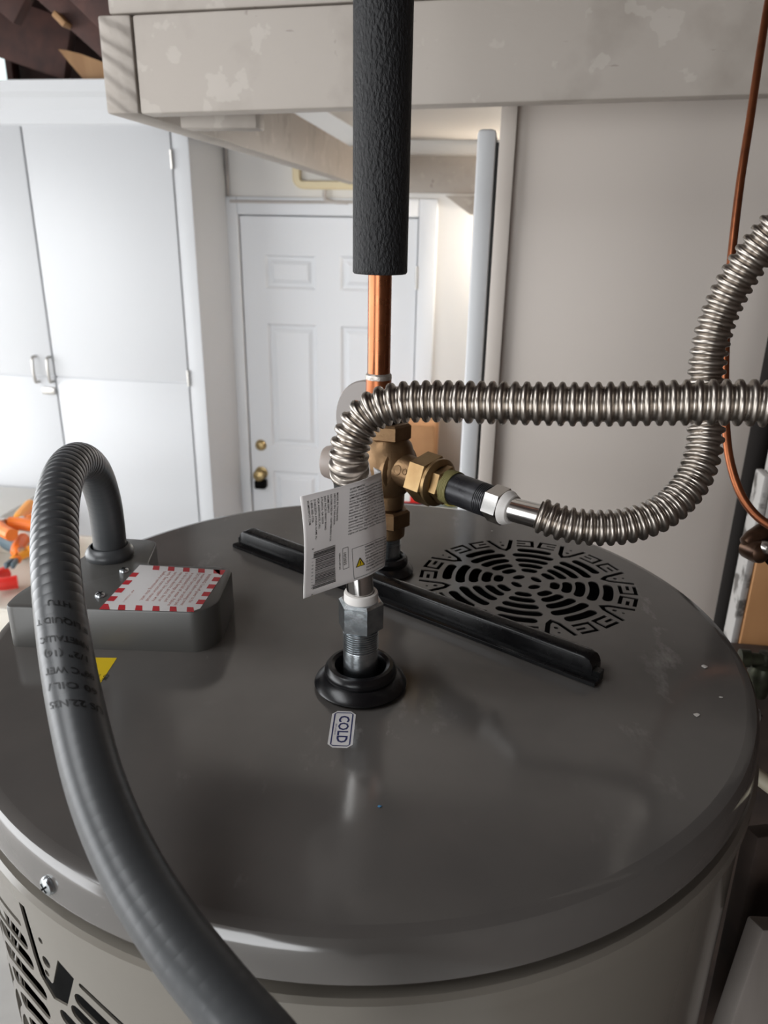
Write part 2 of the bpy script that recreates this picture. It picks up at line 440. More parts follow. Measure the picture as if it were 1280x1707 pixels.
for i in range(5):
    for j in range(7):
        if i in (1, 3) and j in (1, 3, 5): continue
        g.add([W(us[i], v_, zs[j]), W(us[i + 1], v_, zs[j]), W(us[i + 1], v_, zs[j + 1]), W(us[i], v_, zs[j + 1])], [(0, 1, 2, 3)])
g.add(*box_uv(DU0, DU1, v_ + 0.015, v_ + 0.045, 0.0, DZ))
g.build('door_slab', M['doorwhite'], dr, smooth=False)
for c0, c1 in cols:
    for z0, z1 in rows: panel_face(c0, c1, z0, z1).build('door_panel', M['doorwhite'], dr, smooth=False)
fw = 0.062
rbox('door_stop', M['doorwhite'], dr, DU0 - 0.029, DU1 + 0.029, VB + 0.062, VB + 0.075, 0.0, DZ + 0.029, 0)
fr = rbox('door_frame', M['doorwhite'], dr, DU0 - 0.025 - fw, DU0 - 0.006, VB - 0.022, VB + 0.06, 0, DZ + 0.02 + fw, 0.006)
rbox('door_frame', M['doorwhite'], dr, DU1 + 0.006, DU1 + 0.025 + fw, VB - 0.022, VB + 0.06, 0, DZ + 0.02 + fw, 0.006)
rbox('door_frame', M['doorwhite'], dr, DU0 - 0.006, DU1 + 0.006, VB - 0.021, VB + 0.06, DZ + 0.006, DZ + 0.02 + fw, 0.006)
p = atr(435, 742, v=v_); G().add(*lathe(W(*p), -VX, [(0.0, 0.022), (0.018, 0.02), (0.026, 0.012), (0.029, 0.0)], 24)).build('deadbolt', M['brassknob'], dr)
p = atr(436, 788, v=v_)
kn = G().add(*lathe(W(*p), -VX, [(0.033, 0.0), (0.033, 0.006), (0.014, 0.012), (0.013, 0.03), (0.026, 0.04), (0.030, 0.052), (0.024, 0.064), (0.0, 0.068)], 24)).build('door_knob', M['brassknob'], dr)
rbox('key_cover', M['dark'], dr, p[0] - 0.028, p[0] + 0.03, v_ - 0.05, v_ - 0.002, p[2] - 0.075, p[2] - 0.03, 0.008)
for zz in (0.25, 1.0, DZ - 0.25):
    G().add(*lathe(W(DU1 + 0.003, VB - 0.024, zz), (0, 0, 1), [(0.006, -0.05), (0.006, 0.05)], 10, cap0=True, cap1=True)).build('door_hinge', M['satin'], dr)

# painted cable run in the corner and over the door
zc = atr(480, 337, v=VB)[2]
cu0, cu1 = atr(378, 300, v=VB)[0], atr(600, 340, v=VB)[0]
g = G()
g.add(*Path([W(cu0 + 0.006, VB - 0.012, 2.9), W(cu0 + 0.006, VB - 0.012, zc + 0.3), W(cu0 + 0.006, VB - 0.012, zc - 0.12)]).sweep([(d, 0.006) for d in np.linspace(0, 0.9, 14)], 8))
tag(g.build('corner_cable', M['cable']), 'grey cable running down the wall corner left of the door', 'cable')
p = Path([W(cu0 + 0.02, VB - 0.03, zc), W(-0.9, VB - 0.03, zc), W(cu1, VB - 0.03, zc + 0.004)])
tag(G().add(*p.sweep([(d, 0.006) for d in np.linspace(0, p.L, 20)], 8)).build('lintel_cable', M['cable']), 'thin grey cable running along the top of the door frame', 'cable')

# cream wall light above the door
a0, a1 = atr(487, 283, v=VB - 0.05), atr(600, 316, v=VB - 0.05)
u0, u1, z0, z1 = a0[0], a1[0] + 0.05, a1[2], a1[2] + 0.17
wl = empty('wall_light', W((u0 + u1) / 2, VB - 0.02, z0), 'cream rimmed wall fitting above the door with a lead below', 'light fitting')
def rrect(u0, u1, z0, z1, r, n=6):
    out = []
    for cu, cz, a in ((u1 - r, z1 - r, 0), (u0 + r, z1 - r, PI / 2), (u0 + r, z0 + r, PI), (u1 - r, z0 + r, 1.5 * PI)):
        for k in range(n + 1):
            t = a + PI / 2 * k / n; out.append((cu + r * math.cos(t), cz + r * math.sin(t)))
    return out
g = G(); prof = [(0.0, 0.0), (0.0, -0.05), (0.008, -0.056), (0.030, -0.056), (0.034, -0.046), (0.034, -0.02)]
rings = []
for ins, dv in prof: rings.append([W(a, VB + dv, b) for a, b in rrect(u0 + ins, u1 - ins, z0 + ins, z1 - ins, 0.045 - ins)])
n = len(rings[0]); vv = [q for r in rings for q in r]
ff = [(i * n + k, (i + 1) * n + k, (i + 1) * n + (k + 1) % n, i * n + (k + 1) % n) for i in range(len(rings) - 1) for k in range(n)]
g.add(vv, ff).build('rim', M['cream'], wl)
G().add([W(a, VB - 0.022, b) for a, b in rrect(u0 + 0.03, u1 - 0.03, z0 + 0.03, z1 - 0.03, 0.016)], [tuple(range(n))]).build('diffuser', M['benchtop'], wl, smooth=False)
p0 = atr(541, 316, v=VB - 0.03); p1 = atr(541, 330, v=VB - 0.03); p2 = atr(552, 336, v=VB - 0.03); p3 = atr(580, 338, v=VB - 0.03)
p = Path([W(*q) for q in (p0, p1, p2, p3)]); G().add(*p.sweep([(d, 0.008) for d in np.linspace(0, p.L, 24)], 8, cap=True)).build('lead', M['cable'], wl)

# ---- tall white double-door cabinet at the left
CV = 3.2
cu1 = atr(318, 300, v=CV)[0]; cu0 = cu1 - 1.32
cz0, cz1 = 0.0, atr(80, 136, v=CV)[2]
zline = atr(40, 813, v=3.16)[2]
seam = (atr(45, 240, v=CV)[0] + atr(90, 640, v=CV)[0]) / 2
wc = empty('white_cabinet', W((cu0 + cu1) / 2, (CV + VB) / 2, cz0), 'tall white two-door storage cabinet with crown moulding beside the door', 'cabinet')
rbox('carcass', M['cabwhite'], wc, cu0, cu1, CV + 0.02, VB - 0.002, cz0, cz1 - 0.03, 0.002)
zm = atr(100, 208, v=CV)[2]
# face frame
st = atr(283, 220, v=CV)[0]
rbox('stile', M['cabwhite'], wc, st + 0.003, cu1, CV, CV + 0.019, cz0, cz1 - 0.03, 0.002)
rbox('stile', M['cabwhite'], wc, cu0, cu0 + 0.07, CV, CV + 0.019, cz0, cz1 - 0.03, 0.002)
rbox('top_rail', M['cabwhite'], wc, cu0 + 0.0705, st + 0.0025, CV, CV + 0.019, zm, cz1 - 0.03, 0.002)
g = G(); mold = [(0.0, -0.16), (0.012, -0.15), (0.016, -0.10), (0.030, -0.06), (0.045, -0.04), (0.05, 0.0), (-0.35, 0.0)]
vv = []; ff = []
for k, uu in enumerate((cu0 - 0.02, cu1 - 0.135)):
    for dv, dz in mold: vv.append(W(uu, CV - dv, cz1 + dz))
n = len(mold)
for k in range(n - 1): ff.append((k, k + 1, n + k + 1, n + k))
ff += [tuple(range(n)), tuple(reversed(range(n, 2 * n)))]
g.add(vv, ff).build('crown_moulding', M['cabwhite'], wc, smooth=False)
zg = (atr(40, 622, v=CV)[2] + atr(280, 639, v=CV)[2]) / 2
for side, (a, b) in enumerate(((cu0 + 0.0735, seam - 0.0045), (seam + 0.0045, st))):
    g = G()
    z0, z1 = cz0 + 0.09, zm - 0.003
    g.add(*box_uv(a, b, CV - 0.006, CV + 0.018, zg + 0.004, z1, 0.0015)); g.add(*box_uv(a, b, CV - 0.006, CV + 0.018, z0, zg - 0.004, 0.0015)); g.add(*box_uv(a + 0.003, b - 0.003, CV + 0.002, CV + 0.017, zg - 0.01, zg + 0.01))
    dd = g.build('cabinet_door', M['cabwhite'], wc)
    hp = [atr(54, 597, v=CV - 0.03), atr(59, 636, v=CV - 0.03)] if side == 0 else [atr(78, 598, v=CV - 0.03), atr(84, 636, v=CV - 0.03)]
    hu = (hp[0][0] + hp[1][0]) / 2
    p = Path([W(hu, CV - 0.006, hp[0][2] + 0.004), W(hu, CV - 0.03, hp[0][2]), W(hu, CV - 0.036, (hp[0][2] + hp[1][2]) / 2), W(hu, CV - 0.03, hp[1][2]), W(hu, CV - 0.006, hp[1][2] - 0.004)])
    G().add(*p.sweep([(d, 0.0065) for d in np.linspace(0, p.L, 24)], 10, cap=True)).build('handle', M['satin'], dd)
    hs = b + 0.002 if side else a - 0.002
    for zz in (z1 - 0.12, zg + 0.02, z0 + 0.15):
        G().add(*lathe(W(hs, CV - 0.008, zz), (0, 0, 1), [(0.006, -0.035), (0.006, 0.035)], 8, cap0=True, cap1=True)).build('cabinet_hinge', M['satin'], wc)
hp = atr(80, 652, v=CV - 0.02)
rbox('hasp', M['satin'], wc, hp[0] - 0.03, hp[0] + 0.03, CV - 0.02, CV - 0.0065, hp[2] - 0.016, hp[2] + 0.016, 0.004)

# ---- bench under the cabinet with a beige bin of clamps
bz = zline
bue = atr(78, 815, v=3.16)[0]
bn = empty('workbench', W(-2.6, 2.7, 0), 'pale topped workbench in front of the white cabinet', 'workbench')
rbox('bench_top', M['benchtop'], bn, -3.1, bue, 2.1, 3.16, bz - 0.045, bz, 0.004)
for uu in (-3.0, bue - 0.08):
    for vv in (2.2, 3.08): rbox('leg', M['lumber'], bn, uu - 0.045, uu + 0.045, vv - 0.045, vv + 0.045, 0, bz - 0.045, 0.003)
bu, bv = atr(30, 930, z=bz + 0.12)[:2]
bn2 = empty('storage_bin', W(bu, bv, bz), 'shallow beige bin of orange clamps on the bench', 'bin')
g = G()
bx0, bx1, by0, by1 = bu - 0.36, bu + 0.2, bv - 0.3, bv + 0.26
for q in ((bx0, bx1, by0, by1, bz + 0.0005, bz + 0.006), (bx0, bx1, by0, by0 + 0.005, bz + 0.006, bz + 0.10), (bx0, bx1, by1 - 0.005, by1, bz + 0.006, bz + 0.10),
          (bx0, bx0 + 0.005, by0 + 0.005, by1 - 0.005, bz + 0.006, bz + 0.10), (bx1 - 0.005, bx1, by0 + 0.005, by1 - 0.005, bz + 0.006, bz + 0.10)):
    g.add(*box_uv(*q, 0.001))
g.build('bin_wall', M['beige'], bn2)
g = G()
for q in ((bx0 - 0.008, bx1 + 0.008, by0 - 0.008, by0, bz + 0.09, bz + 0.1), (bx0 - 0.008, bx1 + 0.008, by1, by1 + 0.008, bz + 0.09, bz + 0.1), (bx1, bx1 + 0.008, by0, by1, bz + 0.09, bz + 0.1), (bx0 - 0.008, bx0, by0, by1, bz + 0.09, bz + 0.1)):
    g.add(*box_uv(*q, 0.001))
g.build('bin_rim', M['beige'], bn2)

def clamp(px0, py0, px1, py1, zb, m1, m2, label):
    """spring clamp: two handles meeting at a pivot, jaws beyond it"""
    a = W(*atr(px0, py0, z=zb)); b = W(*atr(px1, py1, z=zb))
    t = b - a; L = np.linalg.norm(t); t /= L; s = np.cross((0, 0, 1), t)
    r = empty('spring_clamp', (a + b) / 2 - np.array([0, 0, 0.012]), label, 'clamp', 'spring clamps in the beige bin')
    for sg in (1, -1):
        pts = [b + s * sg * 0.05, a + t * L * 0.55 + s * sg * 0.034, a + t * L * 0.25 + s * sg * 0.012, a - s * sg * 0.008]
        p = Path(pts); N = 22
        G().add(*p.sweep([(d, 0.023 if d < p.L * 0.65 else 0.014) for d in np.linspace(0, p.L, N)], 10, cap=True)).build('handle', m1 if sg > 0 else m2, r)
    G().add(*lathe(a + t * L * 0.3 - np.array([0, 0, 0.022]), (0, 0, 1), [(0.011, 0), (0.011, 0.044)], 14, cap0=True, cap1=True)).build('pivot', M['satin'], r)
    for sg in (1, -1):
        G().add(*beam_between(a + s * sg * 0.006, a - t * 0.05 + s * sg * 0.012, 0.012, 0.02)).build('jaw', M['bluegrey'], r)
clamp(20, 885, 72, 842, bz + 0.135, M['yelloworange'], M['orange'], 'amber and orange spring clamp lying on top in the bin')
clamp(-10, 870, 40, 884, bz + 0.17, M['orange'], M['orange'], 'orange spring clamp pointing left at the bin edge')
clamp(-5, 895, 52, 908, bz + 0.065, M['orange'], M['bluegrey'], 'orange spring clamp lowest in the bin with one grey handle')
clamp(25, 934, 62, 898, bz + 0.10, M['orange'], M['yelloworange'], 'orange spring clamp nearest the grey conduit')
clamp(-25, 975, 20, 962, bz + 0.05, M['redplastic'], M['redplastic'], 'small red spring clamp at the front of the bin')

# ---- boxes by the door seen past the valve
q0, q1 = atr(640, 706, v=3.3), atr(725, 706, v=3.3)
bx = empty('cardboard_box', W((q0[0] + q1[0]) / 2, 3.4, 0), 'tall brown cardboard box standing by the door', 'box')
rbox('box_wall', M['card'], bx, q0[0], q1[0], 3.3, 3.56, 0.0, q0[2] - 0.004, 0.003)
rbox('flap', M['card'], bx, q0[0] + 0.002, q1[0] - 0.002, 3.3, 3.428, q0[2] - 0.0035, q0[2], 0.001)
rbox('flap', M['card'], bx, q0[0] + 0.002, q1[0] - 0.002, 3.432, 3.56, q0[2] - 0.0035, q0[2], 0.001)
rbox('tape', M['lumber'], bx, q0[0] + 0.004, q1[0] - 0.004, 3.405, 3.455, q0[2] + 0.0001, q0[2] + 0.0008, 0)
q = atr(690, 832, v=2.6)
tz = q[2] - 0.02
tb = empty('storage_tote', W(q[0] + 0.05, 2.75, 0), 'grey lidded tote on the floor behind the heater', 'tote')
rbox('tub', M['bluegrey'], tb, q[0] - 0.2, q[0] + 0.25, 2.5, 3.0, 0, tz - 0.03, 0.02); rbox('tote_lid', M['bluegrey'], tb, q[0] - 0.22, q[0] + 0.27, 2.48, 3.02, tz - 0.0295, tz, 0.008)
a, b = atr(662, 812, v=2.6), atr(705, 836, v=2.6)
rt = empty('red_toolbox', W((a[0] + b[0]) / 2, 2.65, tz), 'small red and white tool case behind the brass valve', 'tool case')
rbox('case', M['redplastic'], rt, a[0], b[0], 2.6, 2.7, tz + 0.0005, a[2], 0.01); rbox('case_label', M['benchtop'], rt, a[0] + 0.015, (a[0] + b[0]) / 2, 2.5985, 2.6, tz + 0.01, a[2] - 0.012, 0)
a, b = atr(742, 832, v=2.6), atr(766, 842, v=2.6)
yc = empty('yellow_tape_reel', W((a[0] + b[0]) / 2, 2.62, tz), 'flat yellow reel on the tote behind the black nipple', 'reel')
G().add(*lathe(W((a[0] + b[0]) / 2, 2.64, tz + 0.0005), (0, 0, 1), [(0.012, 0), (0.03, 0), (0.032, 0.002), (0.032, 0.018), (0.03, 0.02), (0.012, 0.02), (0.012, 0)], 24)).build('reel', M['yellowplastic'], yc)
G().add(*lathe(W((a[0] + b[0]) / 2, 2.64, tz + 0.0005), (0, 0, 1), [(0.0115, 0), (0.0115, 0.022), (0.004, 0.022)], 20)).build('hub', M['dark'], yc)

# ---- tall cabinet with a door at the right
RV = 1.42
e0, e1 = atr(795, 240, v=RV), atr(827, 240, v=RV)
s0, s1 = atr(832, 240, v=RV), atr(859, 240, v=RV)
ztop = atr(812, 214, v=RV)[2]
rc = empty('tall_cabinet', W(0.3, RV + 0.4, 0), 'tall off-white cabinet side with its door edge and black seal behind the hoses', 'cabinet')
RD = 0.8
rbox('door_leaf', M['cabwhite'], rc, e0[0], e1[0], RV, RV + RD, 0.06, ztop, 0.008)
rbox('gasket', M['gasket'], rc, e1[0], s0[0], RV + 0.006, RV + RD - 0.01, 0.08, ztop - 0.02, 0.001)
rbox('stile', M['panel'], rc, s0[0], s1[0], RV - 0.004, RV + RD, 0.0, 2.24, 0.002)
rbox('side_panel', M['panel'], rc, s1[0], 0.52, RV + 0.016, RV + RD, 0.0, 2.24, 0.002)

# ---- loft of painted timber overhead
LV = 1.2
j0 = atr(178, 190, v=LV); j1 = atr(232, 190, v=LV); jt = atr(160, 25, v=LV)
jz0, jz1 = j0[2], jt[2]
jb = atr(585, 306, v=VB - 0.14)
# side joist running back
def skew_board(name, mat_, label, cat, u0, u1, v0, ub0, ub1, v1, z0, z1, zb0, zb1):
    vv = [W(u0, v0, z0), W(u1, v0, z0), W(u1, v0, z1), W(u0, v0, z1), W(ub0, v1, zb0), W(ub1, v1, zb0), W(ub1, v1, zb1), W(ub0, v1, zb1)]
    bm = bmesh.new(); bv_ = [bm.verts.new(Vector(p)) for p in vv]
    for f in ((0, 1, 2, 3), (5, 4, 7, 6), (4, 0, 3, 7), (1, 5, 6, 2), (3, 2, 6, 7), (4, 5, 1, 0)): bm.faces.new([bv_[i] for i in f])
    bmesh.ops.bevel(bm, geom=bm.edges[:], offset=0.004, segments=2, affect='EDGES', profile=0.5)
    bmesh.ops.recalc_face_normals(bm, faces=bm.faces[:])
    bm.verts.index_update()
    o = G().add([np.array(q.co) for q in bm.verts], [[q.index for q in p.verts] for p in bm.faces]).build(name, mat_)
    bm.free()
    return tag(o, label, cat)
jw = j1[0] - j0[0]
M['endgrain'] = mat('painted_end_grain', (0.38, 0.338, 0.298), 0.6, bump=(30, 0.3))
_nt = M['endgrain'].node_tree; _b = _nt.nodes['Principled BSDF']
_ge = _nt.nodes.new('ShaderNodeNewGeometry'); _mp = _nt.nodes.new('ShaderNodeMapping'); _mp.inputs['Rotation'].default_value = (0, math.radians(-32), 0)
_wv = _nt.nodes.new('ShaderNodeTexWave'); _wv.wave_type = 'BANDS'; _wv.bands_direction = 'Z'; _wv.inputs['Scale'].default_value = 14; _wv.inputs['Distortion'].default_value = 2.5; _wv.inputs['Detail'].default_value = 3; _wv.inputs['Detail Scale'].default_value = 1.5
_bp = _nt.nodes.new('ShaderNodeBump'); _bp.inputs['Strength'].default_value = 0.8; _bp.inputs['Distance'].default_value = 0.004
_nt.links.new(_ge.outputs['Position'], _mp.inputs['Vector']); _nt.links.new(_mp.outputs['Vector'], _wv.inputs['Vector']); _nt.links.new(_wv.outputs['Fac'], _bp.inputs['Height']); _nt.links.new(_bp.outputs['Normal'], _b.inputs['Normal'])
joist = skew_board('loft_joist', M['loft'], 'painted loft side joist running back with its end grain showing', 'beam', j0[0], j1[0] - 0.001, LV, jb[0] - 0.03, jb[0] + 0.02, VB - 0.005, jz0, jz1, jb[2], jb[2] + 0.13)
joist.data.materials.append(M['endgrain'])
for p in joist.data.polygons:
    if np.array(p.normal) @ VX < -0.9: p.material_index = 1
# front beam, slightly out of level
rb = atr(1280, 157, v=LV); rbu = rb[0]
dz_du = (rb[2] - j1[2]) / (rb[0] - j1[0])
u_end = 0.93
def bz_(u): return j1[2] + dz_du * (u - j1[0])
skew_board('front_beam', M['loft'], 'long painted timber beam spanning above the heater', 'beam', j1[0] + 0.001, u_end, LV + 0.002, j1[0] + 0.001, u_end, LV + 0.045, bz_(j1[0]), jz1 + 0.0, bz_(j1[0]), jz1 + 0.0)
fb = bpy.data.objects['front_beam']
for q in fb.data.vertices:
    w = np.array(q.co) + WLOC['front_beam']; u = float(w @ UX)
    q.co.z += dz_du * (u - j1[0])
tz_ = atr(220, 20, v=LV)[2]
g = G(); g.add(*box_uv(j0[0] + 0.012, u_end, LV + 0.012, LV + 0.05, tz_ + 0.001, tz_ + 0.14, 0.004))
v2 = []
for q in g.v:
    u = float(np.array(q) @ UX); v2.append((q[0], q[1], q[2] + dz_du * (u - j1[0])))
g.v = v2
tag(g.build('upper_rim_board', M['loft']), 'painted board stacked on top of the long beam', 'board')
# deck above the joists
dzk = jz1 + 0.03
lu1 = 0.93
tag(struct('trim_1', M['loftdeck'], j0[0] + 0.01, lu1, LV + 0.06, VB, dzk + 0.02, dzk + 0.04), 'painted boards of the loft deck seen from below', 'deck')
lz = [atr(740, y, v=VB - 0.04)[2] for y in (260, 322)]
tag(rbox('wall_ledger', M['loft'], None, jb[0] + 0.03, lu1, VB - 0.042, VB - 0.002, lz[1], lz[0], 0.003), 'painted ledger board under the loft on the back wall', 'board')
k0, k1 = atr(742, 326, v=VB - 0.1), atr(796, 358, v=VB - 0.1)
tag(G().add([W(k0[0], VB - 0.1, k0[2]), W(k1[0] + 0.1, VB - 0.1, k0[2]), W(k1[0] + 0.1, VB - 0.1, k1[2]), W(k0[0] + 0.11, VB - 0.1, k1[2]), W(k0[0], VB - 0.03, k0[2]), W(k1[0] + 0.1, VB - 0.03, k0[2]), W(k1[0] + 0.1, VB - 0.03, k1[2]), W(k0[0] + 0.11, VB - 0.03, k1[2])],
    [(0, 3, 2, 1), (0, 4, 7, 3), (3, 7, 6, 2), (1, 2, 6, 5), (0, 1, 5, 4), (4, 5, 6, 7)]).build('shelf_bracket', M['loft'], smooth=False), 'small painted block under the ledger right of the door', 'bracket')
c0, c1 = atr(300, 198, v=1.32), atr(428, 214, v=1.30)
tag(rbox('nailing_block', M['loft'], None, atr(300, 200, v=1.30)[0], c1[0], 1.30, 1.345, c1[2], c1[2] + 0.05, 0.003), 'short painted nailing block behind the left end of the beam', 'block')

# fill lamp added out of view behind the tall cabinet to brighten the back wall
lq = (0.18, VB - 0.09, 1.95)
gl = empty('fill_lamp', W(*lq), 'added fill lamp on the back wall, hidden behind the tall cabinet', 'lamp')
G().add(*lathe(W(lq[0], VB - 0.001, lq[2]), -VX, [(0.05, 0.0), (0.05, 0.012), (0.03, 0.02), (0.03, 0.03)], 24)).build('fill_lamp_base', M['satin'], gl)
M['glow'] = bpy.data.materials.new('fill_lamp_glow'); M['glow'].use_nodes = True
_b = M['glow'].node_tree.nodes['Principled BSDF']; _b.inputs['Emission Color'].default_value = (1.0, 0.90, 0.78, 1); _b.inputs['Emission Strength'].default_value = 115.0
G().add(*lathe(W(lq[0], VB - 0.031, lq[2]), -VX, [(0.028, 0.0)] + [(0.06 * math.sin(t), 0.058 - 0.06 * math.cos(t)) for t in np.linspace(0.5, PI, 14)], 28)).build('globe', M['glow'], gl)

# ---- dark rafters at upper left
def rafter(name, label, a, b, w, h, m=None, group='dark rafters above the cabinet'):
    tag(G().add(*beam_between(W(*a), W(*b), w, h)).build(name, m or M['rafter']), label, 'rafter', group)
def arp(px, py, v):
    return atr(px, py, v=v)
rafter('rafter', 'wide dark red rafter sloping down to the cabinet crown', arp(-160, -10, 3.3), arp(118, 86, 3.3), 0.05, 0.215)
rafter('rafter', 'narrow reddish rafter running down to the beam end', arp(60, -42, 2.6), arp(215, 98, 2.6), 0.05, 0.10)
rafter('rafter', 'dark rafter at the far upper left corner', arp(-120, -120, 2.9), arp(40, 20, 2.9), 0.05, 0.10)
rafter('rafter', 'dark broad board just left of the beam top', arp(120, -70, 2.3), arp(240, 50, 2.3), 0.04, 0.16)
_o = [(97, 82), (112, 84), (135, 90), (165, 101), (190, 112), (190, 133), (142, 133), (137, 130), (118, 108)]
_a = [W(*arp(x, y, 3.22)) for x, y in _o]; _n = len(_o)
tag(G().add(_a + [q + VX * 0.04 for q in _a], [tuple(reversed(range(_n))), tuple(range(_n, 2 * _n))] + [(k, (k + 1) % _n, _n + (k + 1) % _n, _n + k) for k in range(_n)]).build('lumber_offcut', M['lumber'], smooth=False), 'pale pointed lumber offcut lying on top of the white cabinet', 'lumber')
tag(G().add(*beam_between(W(*arp(95, 24, 2.56)), W(*arp(114, 44, 2.56)), 0.05, 0.018)).build('wood_cleat', M['lumber']), 'small pale cleat fixed under the narrow rafter', 'wood block')
# small bright vent window high at the left
p = arp(0, 110, 3.55)
wn = empty('window_1', W(p[0] - 0.08, 3.55, p[2]), 'small bright high window above the cabinet at the far left', 'window', kind='structure')
pane = G().add(*box_uv(p[0] - 0.2, p[0] + 0.03, 3.56, 3.565, p[2] - 0.06, p[2] + 0.06))
M['skyglow'] = bpy.data.materials.new('lit_window_glass'); M['skyglow'].use_nodes = True
_b = M['skyglow'].node_tree.nodes['Principled BSDF']; _b.inputs['Emission Color'].default_value = (0.8, 0.95, 0.95, 1); _b.inputs['Emission Strength'].default_value = 1.0
pane.build('pane', M['skyglow'], wn)
rbox('window_frame', M['rafter'], wn, p[0] + 0.03, p[0] + 0.06, 3.54, 3.6, p[2] - 0.08, p[2] + 0.08, 0.002)

# ================================================================== WATER HEATER
HC = np.array([-0.0134, 0.578]); RL = 0.308
def hz(r, z, a): return np.array([HC[0] + r * math.cos(a), HC[1] + r * math.sin(a), ZL + z])
wh = empty('water_heater', (HC[0], HC[1], 0.0), 'large round grey water heater with a glossy lid and slotted vents', 'water heater')

# ---- vent pattern in unit radius (1 = outer radius)
def arc_slot(r0, r1, a0, a1, n=8):
    """rounded slot between two radii"""
    rm = (r0 + r1) / 2; hw = (r1 - r0) / 2; e = hw / rm
    out = []
    for k in range(n + 1): t = a0 + e + (a1 - a0 - 2 * e) * k / n; out.append((r1 * math.cos(t), r1 * math.sin(t)))
    for k in range(1, 6):
        t = PI * k / 6; aa = a1 - e + math.sin(t) * e; rr = rm + math.cos(t) * hw; out.append((rr * math.cos(aa), rr * math.sin(aa)))
    for k in range(n + 1): t = a1 - e - (a1 - a0 - 2 * e) * k / n; out.append((r0 * math.cos(t), r0 * math.sin(t)))
    for k in range(1, 6):
        t = PI * k / 6; aa = a0 + e - math.sin(t) * e; rr = rm - math.cos(t) * hw; out.append((rr * math.cos(aa), rr * math.sin(aa)))
    return out
def stroke(pts, w):
    """open polyline -> closed outline of width w (list of widths allowed)"""
    p = [np.array(q, float) for q in pts]; n = len(p)
    L = []; R = []
    for i in range(n):
        d0 = p[i] - p[i - 1] if i else p[1] - p[0]; d1 = p[i + 1] - p[i] if i < n - 1 else p[-1] - p[-2]
        d0 = d0 / np.linalg.norm(d0); d1 = d1 / np.linalg.norm(d1)
        m = d0 + d1; m /= np.linalg.norm(m); nn = np.array([-m[1], m[0]]); k = 1 / max(0.35, m @ d0)
        wi = (w[i] if isinstance(w, (list, tuple)) else w) / 2
        L.append(p[i] + nn * wi * k); R.append(p[i] - nn * wi * k)
    return [tuple(q) for q in L + R[::-1]]
def loc_frame(a):
    """local (tangent, radial) coordinates at angle a"""
    return lambda t, r: (r * math.cos(a) - t * math.sin(a), r * math.sin(a) + t * math.cos(a))
def dot(cx, cy, r, n=10): return [(cx + r * math.cos(2 * PI * k / n), cy + r * math.sin(2 * PI * k / n)) for k in range(n)]
def vent_pattern(heavy=False):
    H = []
    A = PI / 4
    for i in range(8):
        c = i * A + A / 2 + 0.12
        if heavy:
            for r in (0.955, 0.87, 0.785, 0.685, 0.585, 0.485, 0.385, 0.285):
                half = 0.335 if r < 0.72 else 0.25 - (r - 0.785) * 0.2; hw = 0.012 if r > 0.94 else 0.034
                H.append(arc_slot(r - hw, r + hw, c - half, c + half))
        for r, half in () if heavy else ((0.745, 0.235), (0.62, 0.335), (0.495, 0.33), (0.375, 0.32), (0.262, 0.30)):
            hw = 0.045
            H.append(arc_slot(r - hw, r + hw, c - half, c + half))
        # pair of bracket marks between the chevrons
        for sg in () if heavy else (-1, 1):
            f = loc_frame(c + sg * 0.125)
            w = 0.034
            H.append(stroke([f(sg * 0.085, 0.985), f(-sg * 0.075, 0.985), f(-sg * 0.075, 0.855), f(sg * 0.085, 0.855)], w))
            H.append(stroke([f(-sg * 0.005, 0.922), f(sg * 0.085, 0.922)], w * 0.9))
        # chevron with two dots
        f = loc_frame(i * A + 0.12)
        ws = 0.042
        H.append(stroke([f(0.135, 1.07), f(0.075, 0.86), f(0.045, 0.795), f(-0.01, 0.765), f(-0.055, 0.79), f(-0.105, 0.96)], [0.042, 0.046, 0.056, 0.072, 0.084, 0.084]) if heavy else
                 stroke([f(-0.125, 1.0), f(-0.045, 0.79), f(0.0, 0.745), f(0.045, 0.79), f(0.125, 1.0)], ws))
        if heavy: H.append(dot(*f(0.015, 0.835), 0.014))
        H.append(dot(*f(0.0 if not heavy else 0.01, 0.865 if not heavy else 0.895), 0.020 if not heavy else 0.024)); H.append(dot(*f(0.0 if not heavy else 0.03, 0.945 if not heavy else 0.985), 0.013))
    for i in range(4):
        t = i * PI / 2 + 0.5
        H.append([(0.115 * math.cos(t) + 0.065 * math.cos(q) * math.cos(t + PI / 2) - 0.042 * math.sin(q) * math.sin(t + PI / 2),
                   0.115 * math.sin(t) + 0.065 * math.cos(q) * math.sin(t + PI / 2) + 0.042 * math.sin(q) * math.cos(t + PI / 2)) for q in np.linspace(0, 2 * PI, 13)[:-1]])
    return H

